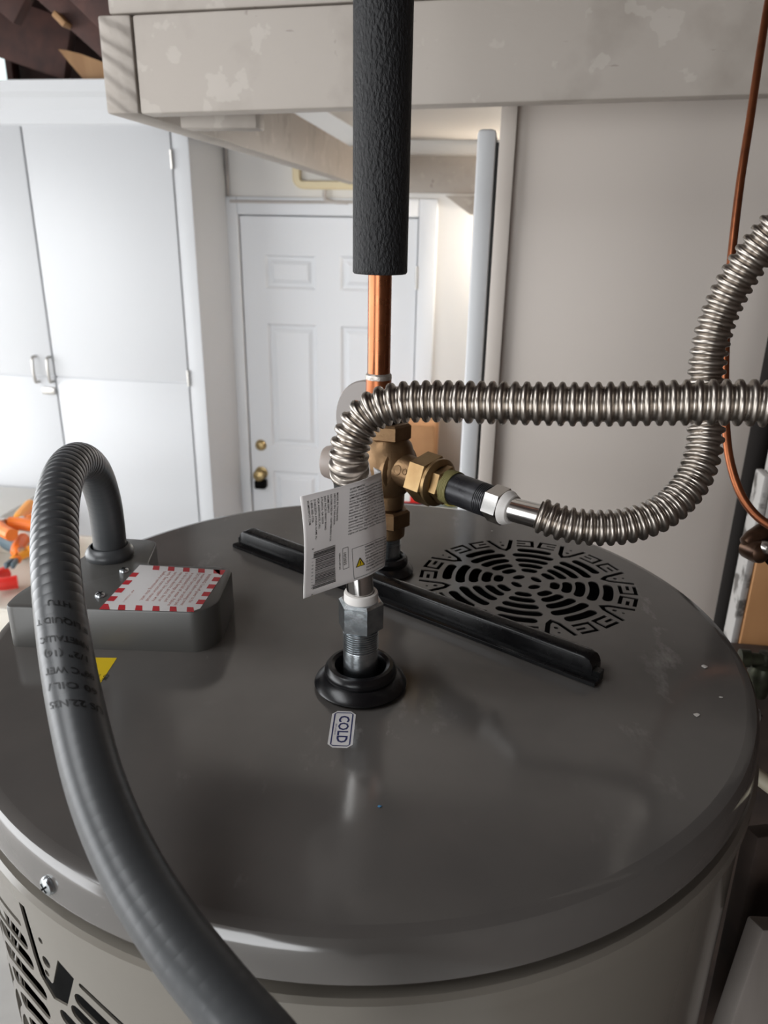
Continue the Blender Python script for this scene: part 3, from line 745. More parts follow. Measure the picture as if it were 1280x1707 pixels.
def cdt_plate(outer, holes, steiner=()):
    V = []; F = []
    for lp in [outer] + holes:
        n = len(V); V.extend(lp); F.append(list(range(n, n + len(lp))))
    V.extend(steiner)
    E = []
    for lp in F:
        for k in range(len(lp)): E.append((lp[k], lp[(k + 1) % len(lp)]))
    vo, eo, fo, _, _, _ = delaunay_2d_cdt([Vector(p) for p in V], E, [], 0, 1e-6)
    # keep triangles that lie inside the outer loop and outside all holes
    loops = [np.array(l) for l in holes]
    boxes = [(l.min(0), l.max(0)) for l in loops]
    def inside(p, l):
        x, y = p; x0, y0 = l[:, 0], l[:, 1]; x1, y1 = np.roll(x0, -1), np.roll(y0, -1)
        c = ((y0 > y) != (y1 > y)); 
        with np.errstate(divide='ignore', invalid='ignore'):
            xi = (x1 - x0) * (y - y0) / (y1 - y0) + x0
        return (np.count_nonzero(c & (x < xi)) % 2) == 1
    O = np.array(outer); keep = []
    for f in fo:
        cpt = sum((np.array(vo[i]) for i in f)) / len(f)
        if not inside(cpt, O): continue
        bad = False
        for l, (lo, hi) in zip(loops, boxes):
            if (cpt >= lo).all() and (cpt <= hi).all() and inside(cpt, l): bad = True; break
        if not bad: keep.append(tuple(f))
    return [np.array(p) for p in vo], keep

def with_depth(pts, faces, top, bottom):
    """sheet with walls down the boundary edges"""
    n = len(pts)
    V = [top(p) for p in pts] + [bottom(p) for p in pts]
    F = list(faces)
    cnt = {}
    for f in faces:
        for k in range(len(f)):
            e = (f[k], f[(k + 1) % len(f)]); cnt[e] = cnt.get(e, 0) + 1
    for (a, b) in list(cnt):
        if (b, a) not in cnt: F.append((b, a, a + n, b + n))
    return V, F

# lid top plate with the vent cut through it
VC = np.array([0.138, 0.666]); VR = 0.1025
pat = vent_pattern()
holes = [[(VC[0] + VR * x, VC[1] + VR * y) for x, y in h] for h in pat]
hot_xy = at(645, 941, z=ZL + 0.008)[:2]; cold_xy = at(601, 1125, z=ZL + 0.008)[:2]
holes.append(dot(hot_xy[0], hot_xy[1], 0.020, 28)); holes.append(dot(cold_xy[0], cold_xy[1], 0.020, 28))
NR = 160
outer = [(HC[0] + (RL - 0.010) * math.cos(2 * PI * k / NR), HC[1] + (RL - 0.010) * math.sin(2 * PI * k / NR)) for k in range(NR)]
pts, fc = cdt_plate(outer, holes)
fc = [f if np.cross(pts[f[1]] - pts[f[0]], pts[f[2]] - pts[f[0]]) > 0 else tuple(reversed(f)) for f in fc]
V_, F_ = with_depth(pts, fc, lambda p: (p[0], p[1], ZL), lambda p: (p[0], p[1], ZL - 0.001))
g = G(); g.add(V_, F_)
prof = [(RL - 0.010, 0.0), (RL - 0.0065, -0.0004), (RL - 0.0032, -0.0016), (RL - 0.001, -0.0045), (RL, -0.008), (RL + 0.0015, -0.026), (RL + 0.0012, -0.0275), (RL - 0.004, -0.0285)]
lv, lf = lathe((HC[0], HC[1], ZL), (0, 0, 1), prof, NR, ref=(1, 0, 0))
lf = [tuple(reversed(f)) for f in lf]
g.add(lv, lf)
lid = g.build('lid', M['lid'], wh, angle=30)
# vent cavity
tag(G().add(*lathe((VC[0], VC[1], ZL - 0.03), (0, 0, 1), [(0.0, 0.0), (VR * 1.05, 0.0), (VR * 1.05, 0.0275)], 48)).build('vent_cavity', M['dark'], wh))

# tank jacket: seam, lip and wall, with the round side vent
prof = [(RL - 0.006, -0.0285), (RL - 0.006, -0.034), (RL + 0.002, -0.0355), (RL + 0.0045, -0.038), (RL + 0.0045, -0.048), (RL + 0.001, -0.052)]
RJ = RL + 0.001
g = G(); lv, lf = lathe((HC[0], HC[1], ZL), (0, 0, 1), prof, 128, ref=(1, 0, 0)); g.add(lv, [tuple(reversed(f)) for f in lf])
# wall below: grid in (angle, z) with a window for the vent patch
SA, SZ, SR = math.radians(231.5), -0.247, 0.175      # vent centre on the jacket
pa = 0.2 / RJ
def jw_(a, z, r=RJ): return hz(r, z, a)
ztop_, zv0, zv1 = -0.052, SZ + 0.2, SZ - 0.2
na = 96
def wall_strip(a0, a1, z0, z1, n):
    vv = []; ff = []
    for k in range(n + 1):
        a = a0 + (a1 - a0) * k / n; vv += [jw_(a, z0), jw_(a, z1)]
    for k in range(n): ff.append((2 * k + 1, 2 * k + 3, 2 * k + 2, 2 * k))
    return vv, ff
g.add(*wall_strip(0, 2 * PI, zv0 if zv0 > ztop_ else ztop_, ztop_, 128)) if False else None
g.add(*wall_strip(SA + pa, SA - pa + 2 * PI, -1.6, ztop_, 100))
g.add(*wall_strip(SA - pa, SA + pa, -1.6, zv1, 30))
if zv0 < ztop_: g.add(*wall_strip(SA - pa, SA + pa, zv0, ztop_, 30))
jk = g.build('tank_jacket', M['jacket'], wh, angle=30)
zt_ = min(zv0, ztop_) - SZ
sq = 0.2
outer = [(-sq + 2 * sq * k / 30, -sq) for k in range(30)] + [(sq, -sq + (zt_ + sq) * k / 20) for k in range(20)] + [(sq - 2 * sq * k / 30, zt_) for k in range(30)] + [(-sq, zt_ - (zt_ + sq) * k / 20) for k in range(20)]
pat2 = vent_pattern(True)
ROT = math.radians(-12)
holes = [[(SR * (x * math.cos(ROT) - y * math.sin(ROT)), SR * (x * math.sin(ROT) + y * math.cos(ROT))) for x, y in h] for h in pat2]
st_ = [(x, y) for x in np.arange(-0.19, 0.195, 0.01) for y in np.arange(-0.19, zt_ - 0.004, 0.022)]
pts, fc = cdt_plate(outer, holes, st_)
fc = [f if np.cross(pts[f[1]] - pts[f[0]], pts[f[2]] - pts[f[0]]) > 0 else tuple(reversed(f)) for f in fc]
V_, F_ = with_depth(pts, fc, lambda p: jw_(SA + p[0] / RJ, SZ + p[1]), lambda p: jw_(SA + p[0] / RJ, SZ + p[1], RJ - 0.0012))
G().add(V_, F_).build('side_vent', M['jacket'], wh, angle=30)
vv, ff = [], []
for k in range(25):
    a = SA - pa + 2 * pa * k / 24; vv += [jw_(a, SZ - sq, RJ - 0.022), jw_(a, SZ + zt_, RJ - 0.022)]
for k in range(24): ff.append((2 * k + 1, 2 * k + 3, 2 * k + 2, 2 * k))
G().add(vv, ff).build('vent_filter', M['dark'], wh)
G().add(*lathe((HC[0], HC[1], ZL - 1.7), (0, 0, 1), [(0.0, 0.0), (RJ - 0.02, 0.0), (RJ - 0.02, 0.1), (RJ, 0.1)], 96)).build('base_ring', M['dark'], wh)

# screws in the lid skirt
def pan_screw(pos, nrm, r=0.0045, name='screw', parent=wh):
    x, y, a = frame(nrm)
    g = G(); g.add(*lathe(pos, nrm, [(r, 0.0), (r, 0.0012), (r * 0.85, 0.0026), (r * 0.5, 0.0034), (0.0, 0.0037)], 20))
    c = np.array(pos) + a * 0.0037
    for d in (x + y, x - y):
        d = d / np.linalg.norm(d); e = np.cross(a, d)
        g.add([c - d * r * .55 - e * r * .11, c + d * r * .55 - e * r * .11, c + d * r * .55 + e * r * .11, c - d * r * .55 + e * r * .11], [(0, 1, 2, 3)], 1)
    return g.build(name, None, parent, mats=[M['zinc'], M['dark']])
for px, py in ((84, 1487), (1268, 1282)):
    r = cam_dir((px - 640) / FPX, (py - 853.5) / FPX, 1.0)
    best = None
    for t in np.linspace(0.2, 0.9, 1400):
        q = CAM + r * t
        if np.hypot(q[0] - HC[0], q[1] - HC[1]) < RL + 0.001 and q[2] < ZL: best = q; break
    if best is None: best = hz(RL + 0.001, -0.018, math.radians(-18))
    a = math.atan2(best[1] - HC[1], best[0] - HC[0])
    pan_screw(hz(RL + 0.0008, -0.018, a), (math.cos(a), math.sin(a), 0.05), 0.0055, 'lid_screw')

# ---- rubber pipe collars on the lid
def grommet(xy, s=1.0):
    prof = [(0.0300, 0.0002), (0.0332, 0.0016), (0.0342, 0.0032), (0.0335, 0.0046), (0.0275, 0.0100), (0.0262, 0.0104), (0.0268, 0.0122), (0.0262, 0.0155), (0.0240, 0.0182), (0.0215, 0.0186), (0.0192, 0.0172), (0.0178, 0.0140), (0.0172, 0.006), (0.0135, -0.004), (0.0130, -0.012)]
    return G().add(*lathe((xy[0], xy[1], ZL), (0, 0, 1), [(r * s, h) for r, h in prof], 56, ref=(1, 0, 0))).build('pipe_collar', M['rubber'], wh)
grommet(cold_xy); grommet(hot_xy, 0.76)

# ---- grey junction cover on the lid
bzt = 0.036
def rpoly(pts, r, n=5):
    out = []; m = len(pts)
    for i in range(m):
        p0, p1, p2 = (np.array(pts[(i + k) % m], float) for k in (-1, 0, 1))
        a = (p0 - p1) / np.linalg.norm(p0 - p1); b = (p2 - p1) / np.linalg.norm(p2 - p1)
        ri = r[i] if isinstance(r, (list, tuple)) else r
        for k in range(n + 1):
            t = k / n; out.append(tuple(p1 + a * ri * (1 - t) ** 2 + b * ri * t ** 2))
    return out
def lp(px, py, dz=0.0): return at(px, py, z=ZL + dz)[:2]
cor = [(-0.297, 0.533), (-0.143, 0.529), (-0.131, 0.545), (-0.131, 0.612), (-0.208, 0.615), (-0.214, 0.67), (-0.262, 0.675), (-0.272, 0.622), (-0.297, 0.56)]
poly = rpoly(cor, [0.008, 0.008, 0.008, 0.012, 0.006, 0.012, 0.012, 0.015, 0.012])
n = len(poly); cc = np.mean(np.array(poly), axis=0)
g = G(); vv = []; lev = [(0.0, 0.0), (0.0, bzt - 0.002), (0.0006, bzt - 0.0006), (0.002, bzt)]
for ins, h in lev:
    for q in poly:
        d = cc - np.array(q); L_ = np.linalg.norm(d); qq = np.array(q) + d / L_ * ins; vv.append((qq[0], qq[1], ZL + h))
ff = [(i * n + k, i * n + (k + 1) % n, (i + 1) * n + (k + 1) % n, (i + 1) * n + k) for i in range(len(lev) - 1) for k in range(n)]
ff.append(tuple((len(lev) - 1) * n + k for k in range(n)))
jc = g.add(vv, ff).build('junction_cover', M['boxgrey'], wh, angle=40)
for px, py in ((207, 953), (167, 994)):
    q = at(px, py, z=ZL + bzt); pan_screw(q - np.array([0, 0, 0.0002]), (0, 0, 1), 0.0042, 'cover_screw', jc)

class Print:
    """flat print on a surface: shapes in sheet metres mapped by fn(x, y, lift)"""
    def __init__(s, fn): s.fn = fn; s.g = G()
    def poly(s, pts, mi, lift): s.g.add([s.fn(x, y, lift) for x, y in pts], [tuple(range(len(pts)))], mi)
    def rect(s, x0, y0, x1, y1, mi, lift):
        nx, ny = max(1, int(math.ceil(abs(x1 - x0) / 0.0012))), max(1, int(math.ceil(abs(y1 - y0) / 0.004)))
        for i in range(nx):
            for j in range(ny):
                a, b = x0 + (x1 - x0) * i / nx, x0 + (x1 - x0) * (i + 1) / nx; c, d = y0 + (y1 - y0) * j / ny, y0 + (y1 - y0) * (j + 1) / ny
                s.poly([(a, c), (b, c), (b, d), (a, d)], mi, lift)
    def frame(s, x0, y0, x1, y1, w, mi, lift):
        s.rect(x0, y0, x1, y0 + w, mi, lift); s.rect(x0, y1 - w, x1, y1, mi, lift); s.rect(x0, y0 + w, x0 + w, y1 - w, mi, lift); s.rect(x1 - w, y0 + w, x1, y1 - w, mi, lift)
    def text(s, t, x, y, size, mi, lift, rot=0.0, bold=0.0, align='LEFT', sx=1.0, line=1.0):
        v, f = text2d(t, size, bold, align, line=line)
        c, q = math.cos(rot), math.sin(rot)
        s.g.add([s.fn(x + (a * sx) * c - b * q, y + (a * sx) * q + b * c, lift) for a, b in v], f, mi)

# warning sticker with red hazard border on the cover
zs_ = ZL + bzt
C4 = [at(165, 1016, z=zs_), at(330, 1024, z=zs_), at(376, 951, z=zs_), at(233, 942, z=zs_)]
C4[1] = C4[1] + np.array([-0.001, 0.003, 0])
def on_cover(x, y, l):
    p = C4[0] * (1 - x) * (1 - y) + C4[1] * x * (1 - y) + C4[2] * x * y + C4[3] * (1 - x) * y
    return np.array([p[0], p[1], zs_ + 0.0002 + l])
ws = Print(on_cover)
ws.poly([(0, 0), (0.93, 0.0), (1, 0.08), (1, 1), (0.0, 1)], 0, 0.0)
e = 0.0001
for k in range(5):
    x = 0.16 + k * 0.175
    if x < 0.9: ws.poly([(x + 0.03, 0.0), (x + 0.105, 0.0), (x + 0.065, 0.10), (x - 0.0, 0.10)], 1, e)
    ws.poly([(x + 0.03, 0.90), (x + 0.105, 0.90), (x + 0.075, 1.0), (x + 0.0, 1.0)], 1, e)
for k in range(4):
    y = 0.17 + k * 0.18
    ws.poly([(0, y), (0.075, y), (0.075, y + 0.10), (0.0, y + 0.10)], 1, e); ws.poly([(0.925, y), (1, y), (1, y + 0.10), (0.925, y + 0.10)], 1, e)
ws.poly([(0, 0), (0.11, 0.0), (0.045, 0.11), (0, 0.11)], 1, e); ws.poly([(1, 1), (0.86, 1), (0.96, 0.88), (1, 0.88)], 1, e)
lines = ['WARNING: Turn off power to the', 'water heater before removing cover.', 'DO NOT turn power on until the tank', 'is completely full of water. Failure', 'to do so will damage the unit and', 'may cause electric shock, fire or', 'serious injury. Use copper wire', 'only. See instruction manual', 'before servicing this unit.']
for k, t in enumerate(lines):
    v, f = text2d(t, 1.0); w_ = max(a for a, b in v)
    hgt = 0.76 if k in (1, 2, 3) else 0.68
    s_ = min(0.072, hgt / w_ * 1.7)
    ws.g.add([on_cover(0.30 + k * 0.062 + b * 0.062, 0.13 + a * (hgt / w_) , e) for a, b in [(a, b) for a, b in v]], f, 2) if False else ws.g.add([on_cover(0.84 - k * 0.064 + b * -0.0 + b * 0.055 * 1.0, 0.88 - a * (hgt / w_), e) for a, b in v], f, 2)
v, f = text2d('AP 17220-1', 1.0); w_ = max(a for a, b in v)
ws.g.add([on_cover(0.17 + b * 0.03, 0.42 - a * (0.26 / w_), e) for a, b in v], f, 2)
ws.g.build('warning_sticker', None, jc, smooth=False, mats=[M['sticker'], M['red'], M['redtext']])

# yellow triangular sticker and COLD sticker on the lid
T3 = [at(140, 1096, z=ZL), at(195, 1097, z=ZL), at(159, 1152, z=ZL)]
def on_lid_local(o, xa):
    x = np.array([xa[0], xa[1], 0.0]); x /= np.linalg.norm(x); y = np.array([-x[1], x[0], 0.0]); o = np.array(o, float)
    return lambda a, b, l: np.array([(o + x * a + y * b)[0], (o + x * a + y * b)[1], ZL + 0.0002 + l])
ys = Print(lambda a, b, l: np.array([a, b, ZL + 0.0002 + l]))
ys.poly([tuple(p[:2]) for p in T3[::-1]], 0, 0)
q = at(172, 1128, z=ZL)
v, f = text2d('OK', 0.006, 0.0); ys.g.add([(q[0] + b, q[1] - a + 0.003, ZL + 0.0003) for a, b in v], f, 1)
v, f = text2d('TEST', 0.0035, 0.0); ys.g.add([(q[0] - 0.005 + b, q[1] - a + 0.003, ZL + 0.0003) for a, b in v], f, 1)
ys.g.build('inspection_sticker', None, wh, smooth=False, mats=[M['yellow'], M['ink']])

cs0, cs1 = at(574, 1186, z=ZL), at(566, 1247, z=ZL)
ax = cs1 - cs0; LEN = np.linalg.norm(ax)
fn = on_lid_local(cs0, ax)            # a runs towards the viewer, b to the right of it
cs = Print(lambda a, b, l: fn(a, b, l))
hw = 0.0083; ch = 0.0035
oct_ = lambda i: [(i, -hw + ch * 1.0), (ch, -hw + i), (LEN - ch, -hw + i), (LEN - i, -hw + ch), (LEN - i, hw - ch), (LEN - ch, hw - i), (ch, hw - i), (i, hw - ch)]
cs.poly(oct_(0.0), 0, 0.0)
o1, o2 = oct_(0.0016), oct_(0.0025)
for k in range(8):
    k2 = (k + 1) % 8; cs.poly([o1[k], o1[k2], o2[k2], o2[k]], 1, 0.0001)
v, f = text2d('COLD', 1.0, 0.022); w_ = max(a for a, b in v); h_ = max(b for a, b in v)
cs.g.add([fn(LEN * 0.13 + a / w_ * LEN * 0.74, -0.0027 + b / h_ * 0.0072, 0.0001) for a, b in v], f, 1)
v, f = text2d('AP13555-4', 1.0); w_ = max(a for a, b in v)
cs.g.add([fn(LEN * 0.36 + a / w_ * LEN * 0.3, -0.0048 + b * 0.0014, 0.0001) for a, b in v], f, 1)
cs.g.build('cold_sticker', None, wh, smooth=False, mats=[M['sticker'], M['navy']])

# ================================================================== COLD CONNECTION
cx, cy = cold_xy
def lz_(px, py, y): return at(px, py, y=y)[2]
nz0, nz1, nz2, nz3 = ZL - 0.01, lz_(602, 1092, cy - 0.012), lz_(602, 1060, cy - 0.012), lz_(602, 1010, cy - 0.012)
np_ = empty('galvanized_nipple', (cx, cy, nz0), 'short galvanized threaded nipple rising from the nearer black collar', 'pipe nipple')
G().add(*lathe((cx, cy, 0), (0, 0, 1), [(0.0128, nz0), (0.0128, nz1 - 0.001), (0.0125, nz1)], 36)).build('pipe', M['zinc'], np_)
def thread(c, axis, r, L, pitch=0.0018, dep=0.0007):
    pr = [];  n = int(L / pitch)
    for k in range(n): pr += [(r, k * pitch), (r, k * pitch + pitch * 0.45), (r - dep, k * pitch + pitch * 0.6), (r - dep, k * pitch + pitch * 0.85)]
    pr.append((r, L)); return lathe(c, axis, pr, 36, ref=(1, 0, 0))
G().add(*thread((cx, cy, nz1), (0, 0, 1), 0.0131, nz2 - nz1 + 0.003)).build('thread', M['zinc'], np_)

cc_ = empty('cold_connector', (cx, cy, nz2), 'corrugated stainless hose from the nearer nipple sweeping right across the frame', 'water connector', 'corrugated stainless connectors')
G().add(*hexnut((cx, cy, nz2), (0, 0, 1), 0.0166, nz3 - nz2 - 0.001, (1, 0, 0), 0.30)).build('hex_nut', M['zinc'], cc_, angle=20)
G().add(*lathe((cx, cy, nz3 - 0.004), (0, 0, 1), [(0.0122, 0), (0.0122, 0.008), (0.0118, 0.0092), (0.0098, 0.0095), (0.0098, 0.0)], 36, ref=(1, 0, 0))).build('nylon_ring', M['whiteplastic'], cc_)
hs = at(584, 806, y=cy - 0.003)
tilt_top = np.array([hs[0], cy + 0.004, hs[2]])
ferr = Path([(cx, cy, nz3 - 0.002), ((cx + tilt_top[0]) / 2, cy + 0.002, (nz3 + hs[2]) / 2), tuple(tilt_top)])
G().add(*ferr.sweep([(0, 0.0097), (ferr.L * 0.5, 0.0097), (ferr.L * 0.8, 0.0097), (ferr.L, 0.0105)], 32)).build('ferrule', M['bright'], cc_)

def corrugated(path, pitch, r_out, r_in, n=28, s0=0.0, lead=0.5):
    st = [(s0, 0.0085), (s0 + 0.0002, r_in + 0.0008)]; k = int((path.L - s0) / pitch)
    prof = [(0.0, 0.0), (0.10, 0.0), (0.20, 0.25), (0.28, 0.72), (0.38, 0.95), (0.52, 1.0), (0.66, 0.95), (0.76, 0.72), (0.84, 0.25), (0.94, 0.0)]
    for i in range(k):
        for a, h in prof: st.append((s0 + (i + a) * pitch, r_in + (r_out - r_in) * h))
    return path.sweep(st, n)
cold_pts = [tilt_top, at(581, 770, d=0.507), at(588, 728, d=0.501), at(612, 692, d=0.497), at(655, 673, d=0.492), at(720, 669, d=0.486), at(800, 671, d=0.477), at(900, 673, d=0.466), at(1000, 674, d=0.457), at(1100, 672, d=0.447), at(1200, 671, d=0.438), at(1290, 674, d=0.431), at(1400, 690, d=0.42), at(1500, 720, d=0.412)]
cp_ = Path(cold_pts)
G().add(*corrugated(cp_, 0.0070, 0.0134, 0.0104, s0=0.0045)).build('corrugated_tube', M['steel'], cc_, angle=80)
# black printed band where the tag is glued
bd = Path([ferr.ev(ferr.L * 0.75)[0], cold_pts[0], cold_pts[1], cold_pts[2]])
b0 = ferr.L * 0.25
G().add(*bd.sweep([(b0 - 0.010, 0.0112), (b0 - 0.0095, 0.0118), (b0 + 0.0045, 0.0120), (b0 + 0.005, 0.0108)], 32)).build('black_band', M['ink'], cc_)
_p, _t, _N, _B = bd.ev(b0)
_a0 = math.atan2((CAM - _p) @ _B, (CAM - _p) @ _N); _sg = 1 if (-_N * math.sin(_a0) + _B * math.cos(_a0))[0] > 0 else -1
blp = Print(lambda x, y, l: bd.surf(b0 + y, _a0 + _sg * x / 0.012, 0.01215 + l))
for k in range(10):
    x = -0.009 + k * 0.0016; blp.rect(x, 0.0003, x + 0.0016, 0.00065, 0, 0)
blp.rect(0.0066, -0.004, 0.007, 0.00065, 0, 0); blp.rect(-0.0062, -0.006, -0.0058, 0.003, 0, 0)
for k, t in enumerate('3/4 IN. FIP'):
    v, f = text2d(t, 0.0022, 0.0)
    if f: blp.g.add([blp.fn(-0.008 + k * 0.0013 + a * 0.7, -0.0022 + b, 0) for a, b in v], f, 0)
blp.g.build('band_print', None, bpy.data.objects['black_band'], smooth=False, mats=[M['sticker']])
# ---- paper tag (part of the connector), wrapped round the hose like a flag
tl, tr = at(500, 828, d=0.463), at(603, 800, d=0.489)
te = at(624, 792, d=0.500)
bl_ = at(508, 998, y=tl[1] + 0.002)
Hh = tl[2] - bl_[2]
plan = catmull([tl, tl * 0.5 + tr * 0.5 + np.array([0, -0.0005, 0]), tr, te, te + np.array([0.0055, 0.014, -0.002]), te + np.array([0.0, 0.026, -0.003])], 16)
ps = np.concatenate([[0], np.cumsum(np.linalg.norm(np.diff(plan, axis=0), axis=1))]); TW = ps[-1]
down = (bl_ - tl) / np.linalg.norm(bl_ - tl); TH = np.linalg.norm(bl_ - tl)
_n0 = np.cross(plan[1] - plan[0], down); TSIGN = 1.0 if _n0 @ (CAM - plan[0]) > 0 else -1.0
def tagpt(x, y, lift=0.0):
    """x along the tag from the free left edge, y down from the top edge"""
    p = np.array([np.interp(x, ps, plan[:, k]) for k in range(3)])
    q = np.array([np.interp(min(x + 0.0005, TW), ps, plan[:, k]) for k in range(3)]) - np.array([np.interp(min(x + 0.0005, TW) - 0.001, ps, plan[:, k]) for k in range(3)])
    q /= np.linalg.norm(q)
    nn = np.cross(q, down); nn /= np.linalg.norm(nn)
    nn = nn * TSIGN
    bulge = 0.0018 * math.sin(PI * min(1, y / TH)) * max(0, (x / TW - 0.35)) + 0.0008 * math.sin(4.0 * y / TH + x * 60)
    return p + down * y * (1 + 0.0 * x) + np.array([1, 0, 0]) * (bulge * 1.6) + nn * lift
tg = Print(tagpt)
nx, ny = 46, 18
gv = [tagpt(TW * i / nx, TH * j / ny) for j in range(ny + 1) for i in range(nx + 1)]
gf = [(j * (nx + 1) + i, (j + 1) * (nx + 1) + i, (j + 1) * (nx + 1) + i + 1, j * (nx + 1) + i + 1) for j in range(ny) for i in range(nx)]
tago = mk('paper_tag', gv, gf, M['tag'], cc_)
sol = tago.modifiers.new('thickness', 'SOLIDIFY'); sol.thickness = 0.00025; sol.offset = 0
X2 = np.interp(0, [0], [0])
lift = 0.00035
s_mid = ps[32]                        # where the sheet starts to wrap
TWv = ps[48]                          # visible width
LT = Print(lambda x, y, l: tagpt(x, y, l))
def vtext(t, x, y, size, length=None, bold=0.0):
    """line running down the tag (rotated a quarter turn)"""
    v, f = text2d(t, 1.0, bold); w_ = max(a for a, b in v); L_ = length or w_ * size
    LT.g.add([tagpt(x + b * size, y + a / w_ * L_, lift) for a, b in v], f, 0)
def htext(t, x, y, size, length=None, bold=0.0, mi=0):
    v, f = text2d(t, 1.0, bold); w_ = max(a for a, b in v); L_ = length or w_ * size
    LT.g.add([tagpt(x + a / w_ * L_, y - b * size, lift) for a, b in v], f, mi)
k_ = TH / 170.0                        # metres per photo pixel down the tag
kx = s_mid / 104.0
left = [('MADE IN THAILAND', 55.5, 8, 47), ('HECHO EN TAILANDIA', 50.5, 8, 52), ('DISTRIBUTED BY / DISTRIBUIDO POR', 44.5, 8, 78), ('HOME DEPOT', 39.5, 8, 29), ('2455 PACES FERRY ROAD', 34.5, 8, 56), ('ATLANTA, GA 30339', 29.5, 8, 44), ('FOR ASSISTANCE, CALL', 24, 9, 50), ('SI NECESITA AYUDA, LLAME AL:', 18.5, 9, 66), ('1-800-305-1726', 13.5, 9, 36), ('HOMEDEPOT.COM', 8.5, 9, 39)]
for t, x, y, L_ in left: vtext(t, x * kx, y * k_, 0.0019, L_ * k_, 0.006)
right = ['DO NOT REMOVE TAG', 'LEAD FREE: The wetted surfaces of', 'this product contacted by water', 'LIMITED WARRANTY: This product is', 'from date of purchase against defect', 'NOTICE: INSTALLATION INSTRUCTIONS', 'damage. Flush lines before install', 'use. DO NOT bend at the ends. Do', 'flexible connector is 125 PSI. Max', 'maximum of 140 F. Use on cold and', 'hot. Minimum bend radius 4 inches', 'damage the connector. Inspect for', 'corrosion, light or signs of leak', 'Overtightening can damage the seal', 'six months. Promptly replace if any', 'signs of damage, cracks, kinks show']
for k, t in enumerate(right):
    htext(t, 79 * kx, (10.5 + k * 5.0) * k_, 0.00165, TWv + 0.013 - 79 * kx if k else 30 * kx, 0.015 if k in (0, 3, 5) else 0.004)
# barcode with its digits
bar0, bar1, by0, by1 = 16 * kx, 56 * kx, 95 * k_, 160 * k_
random.seed(3); y = by0
while y < by1:
    w = random.choice([0.45, 0.45, 0.75, 1.1, 1.5]) * k_; LT.poly([(bar0, y), (bar1, y), (bar1, y + w), (bar0, y + w)], 0, lift) if False else LT.rect(bar0 if not (by0 + 11 * k_ < y < by1 - 8 * k_) else bar0 + 4 * kx, y, bar1, min(y + w, by1), 0, lift)
    y += w + random.choice([0.6, 0.7, 0.9, 1.2]) * k_
for t, y in (('6', 88), ('1', 104), ('1', 110), ('0', 116), ('0', 122), ('0', 128), ('0', 134), ('1', 140), ('1', 145), ('1', 150), ('2', 155), ('4', 167)):
    vtext(t, 13.2 * kx, y * k_, 0.0021)
vtext('10/2025', 71.5 * kx, 113.0 * k_, 0.0027, 23 * k_, 0.004)
LT.frame(69.5 * kx, 106 * k_, 79.5 * kx, 143 * k_, 0.00022, 0, lift)
vtext('VBWC-07-24', 63.0 * kx, 112 * k_, 0.0017, 29 * k_, 0.01)
wx0, wx1 = 86 * kx, TWv + 0.010
LT.frame(wx0, 112 * k_, wx1, 166 * k_, 0.00022, 0, lift)
tx, ty, ts = 98.5 * kx, 139 * k_, 8.2 * kx
LT.poly([(tx - ts, ty + ts * 0.9), (tx, ty - ts * 0.9), (tx + ts, ty + ts * 0.9)], 0, lift); LT.poly([(tx - ts * .74, ty + ts * 0.76), (tx, ty - ts * 0.58), (tx + ts * .74, ty + ts * 0.76)], 1, lift + 0.0001)
LT.rect(tx - 0.0003, ty - ts * 0.2, tx + 0.0003, ty + ts * 0.35, 0, lift + 0.0002); LT.rect(tx - 0.0003, ty + ts * 0.45, tx + 0.0003, ty + ts * 0.6, 0, lift + 0.0002)
for k, (t, b_) in enumerate((('WARNING: This product contains', 1), ('KNOWN TO THE STATE to cause', 0), ('DEFECTS OR OTHER HARM', 0), ('For more information see', 0), ('ADVERTENCIA: Este producto', 1), ('QUE EL ESTADO sabe causan', 0), ('CANCER Y DEFECTOS o al', 0), ('SISTEMA REPRODUCTIVO', 0), ('Para mas informacion vea', 0))):
    htext(t, 108.5 * kx, (118 + k * 5.2) * k_, 0.00175, 0.026, 0.015 if b_ else 0.004)
LT.g.build('tag_print', None, tago, smooth=False, mats=[M['ink'], M['yellow']])

# ================================================================== HOT CONNECTION
hx, hy = hot_xy
BZ = at(640, 774, y=hy)[2]
AX = np.array([0.100, -0.104, -0.004]); AX /= np.linalg.norm(AX)      # side outlet direction
def hzpx(py): return at(640, py, y=hy)[2]
hn = empty('hot_nipple', (hx, hy, ZL - 0.01), 'galvanized nipple under the bronze valve in the farther black collar', 'pipe nipple')
G().add(*lathe((hx, hy, 0), (0, 0, 1), [(0.0128, ZL - 0.01), (0.0128, hzpx(905))], 30, ref=(1, 0, 0))).build('pipe', M['zinc'], hn)
G().add(*thread((hx, hy, hzpx(905)), (0, 0, 1), 0.0131, 0.010)).build('thread', M['zinc'], hn)
mv = empty('mixing_valve', (hx, hy, hzpx(890)), 'bronze mixing valve with union side outlet and grey cap', 'valve')
zA, zB = hzpx(893), hzpx(700)
prof = [(0.0145, zA), (0.0165, zA + 0.002), (0.0165, hzpx(872))]
G().add(*lathe((hx, hy, 0), (0, 0, 1), prof, 32, ref=(1, 0, 0), cap0=True)).build('inlet_socket', M['brass'], mv)
G().add(*hexnut((hx, hy, hzpx(874)), (0, 0, 1), 0.0215, hzpx(846) - hzpx(874), (1, 0, 0), 0.25)).build('inlet_hex', M['brass'], mv, angle=20)
g = G()
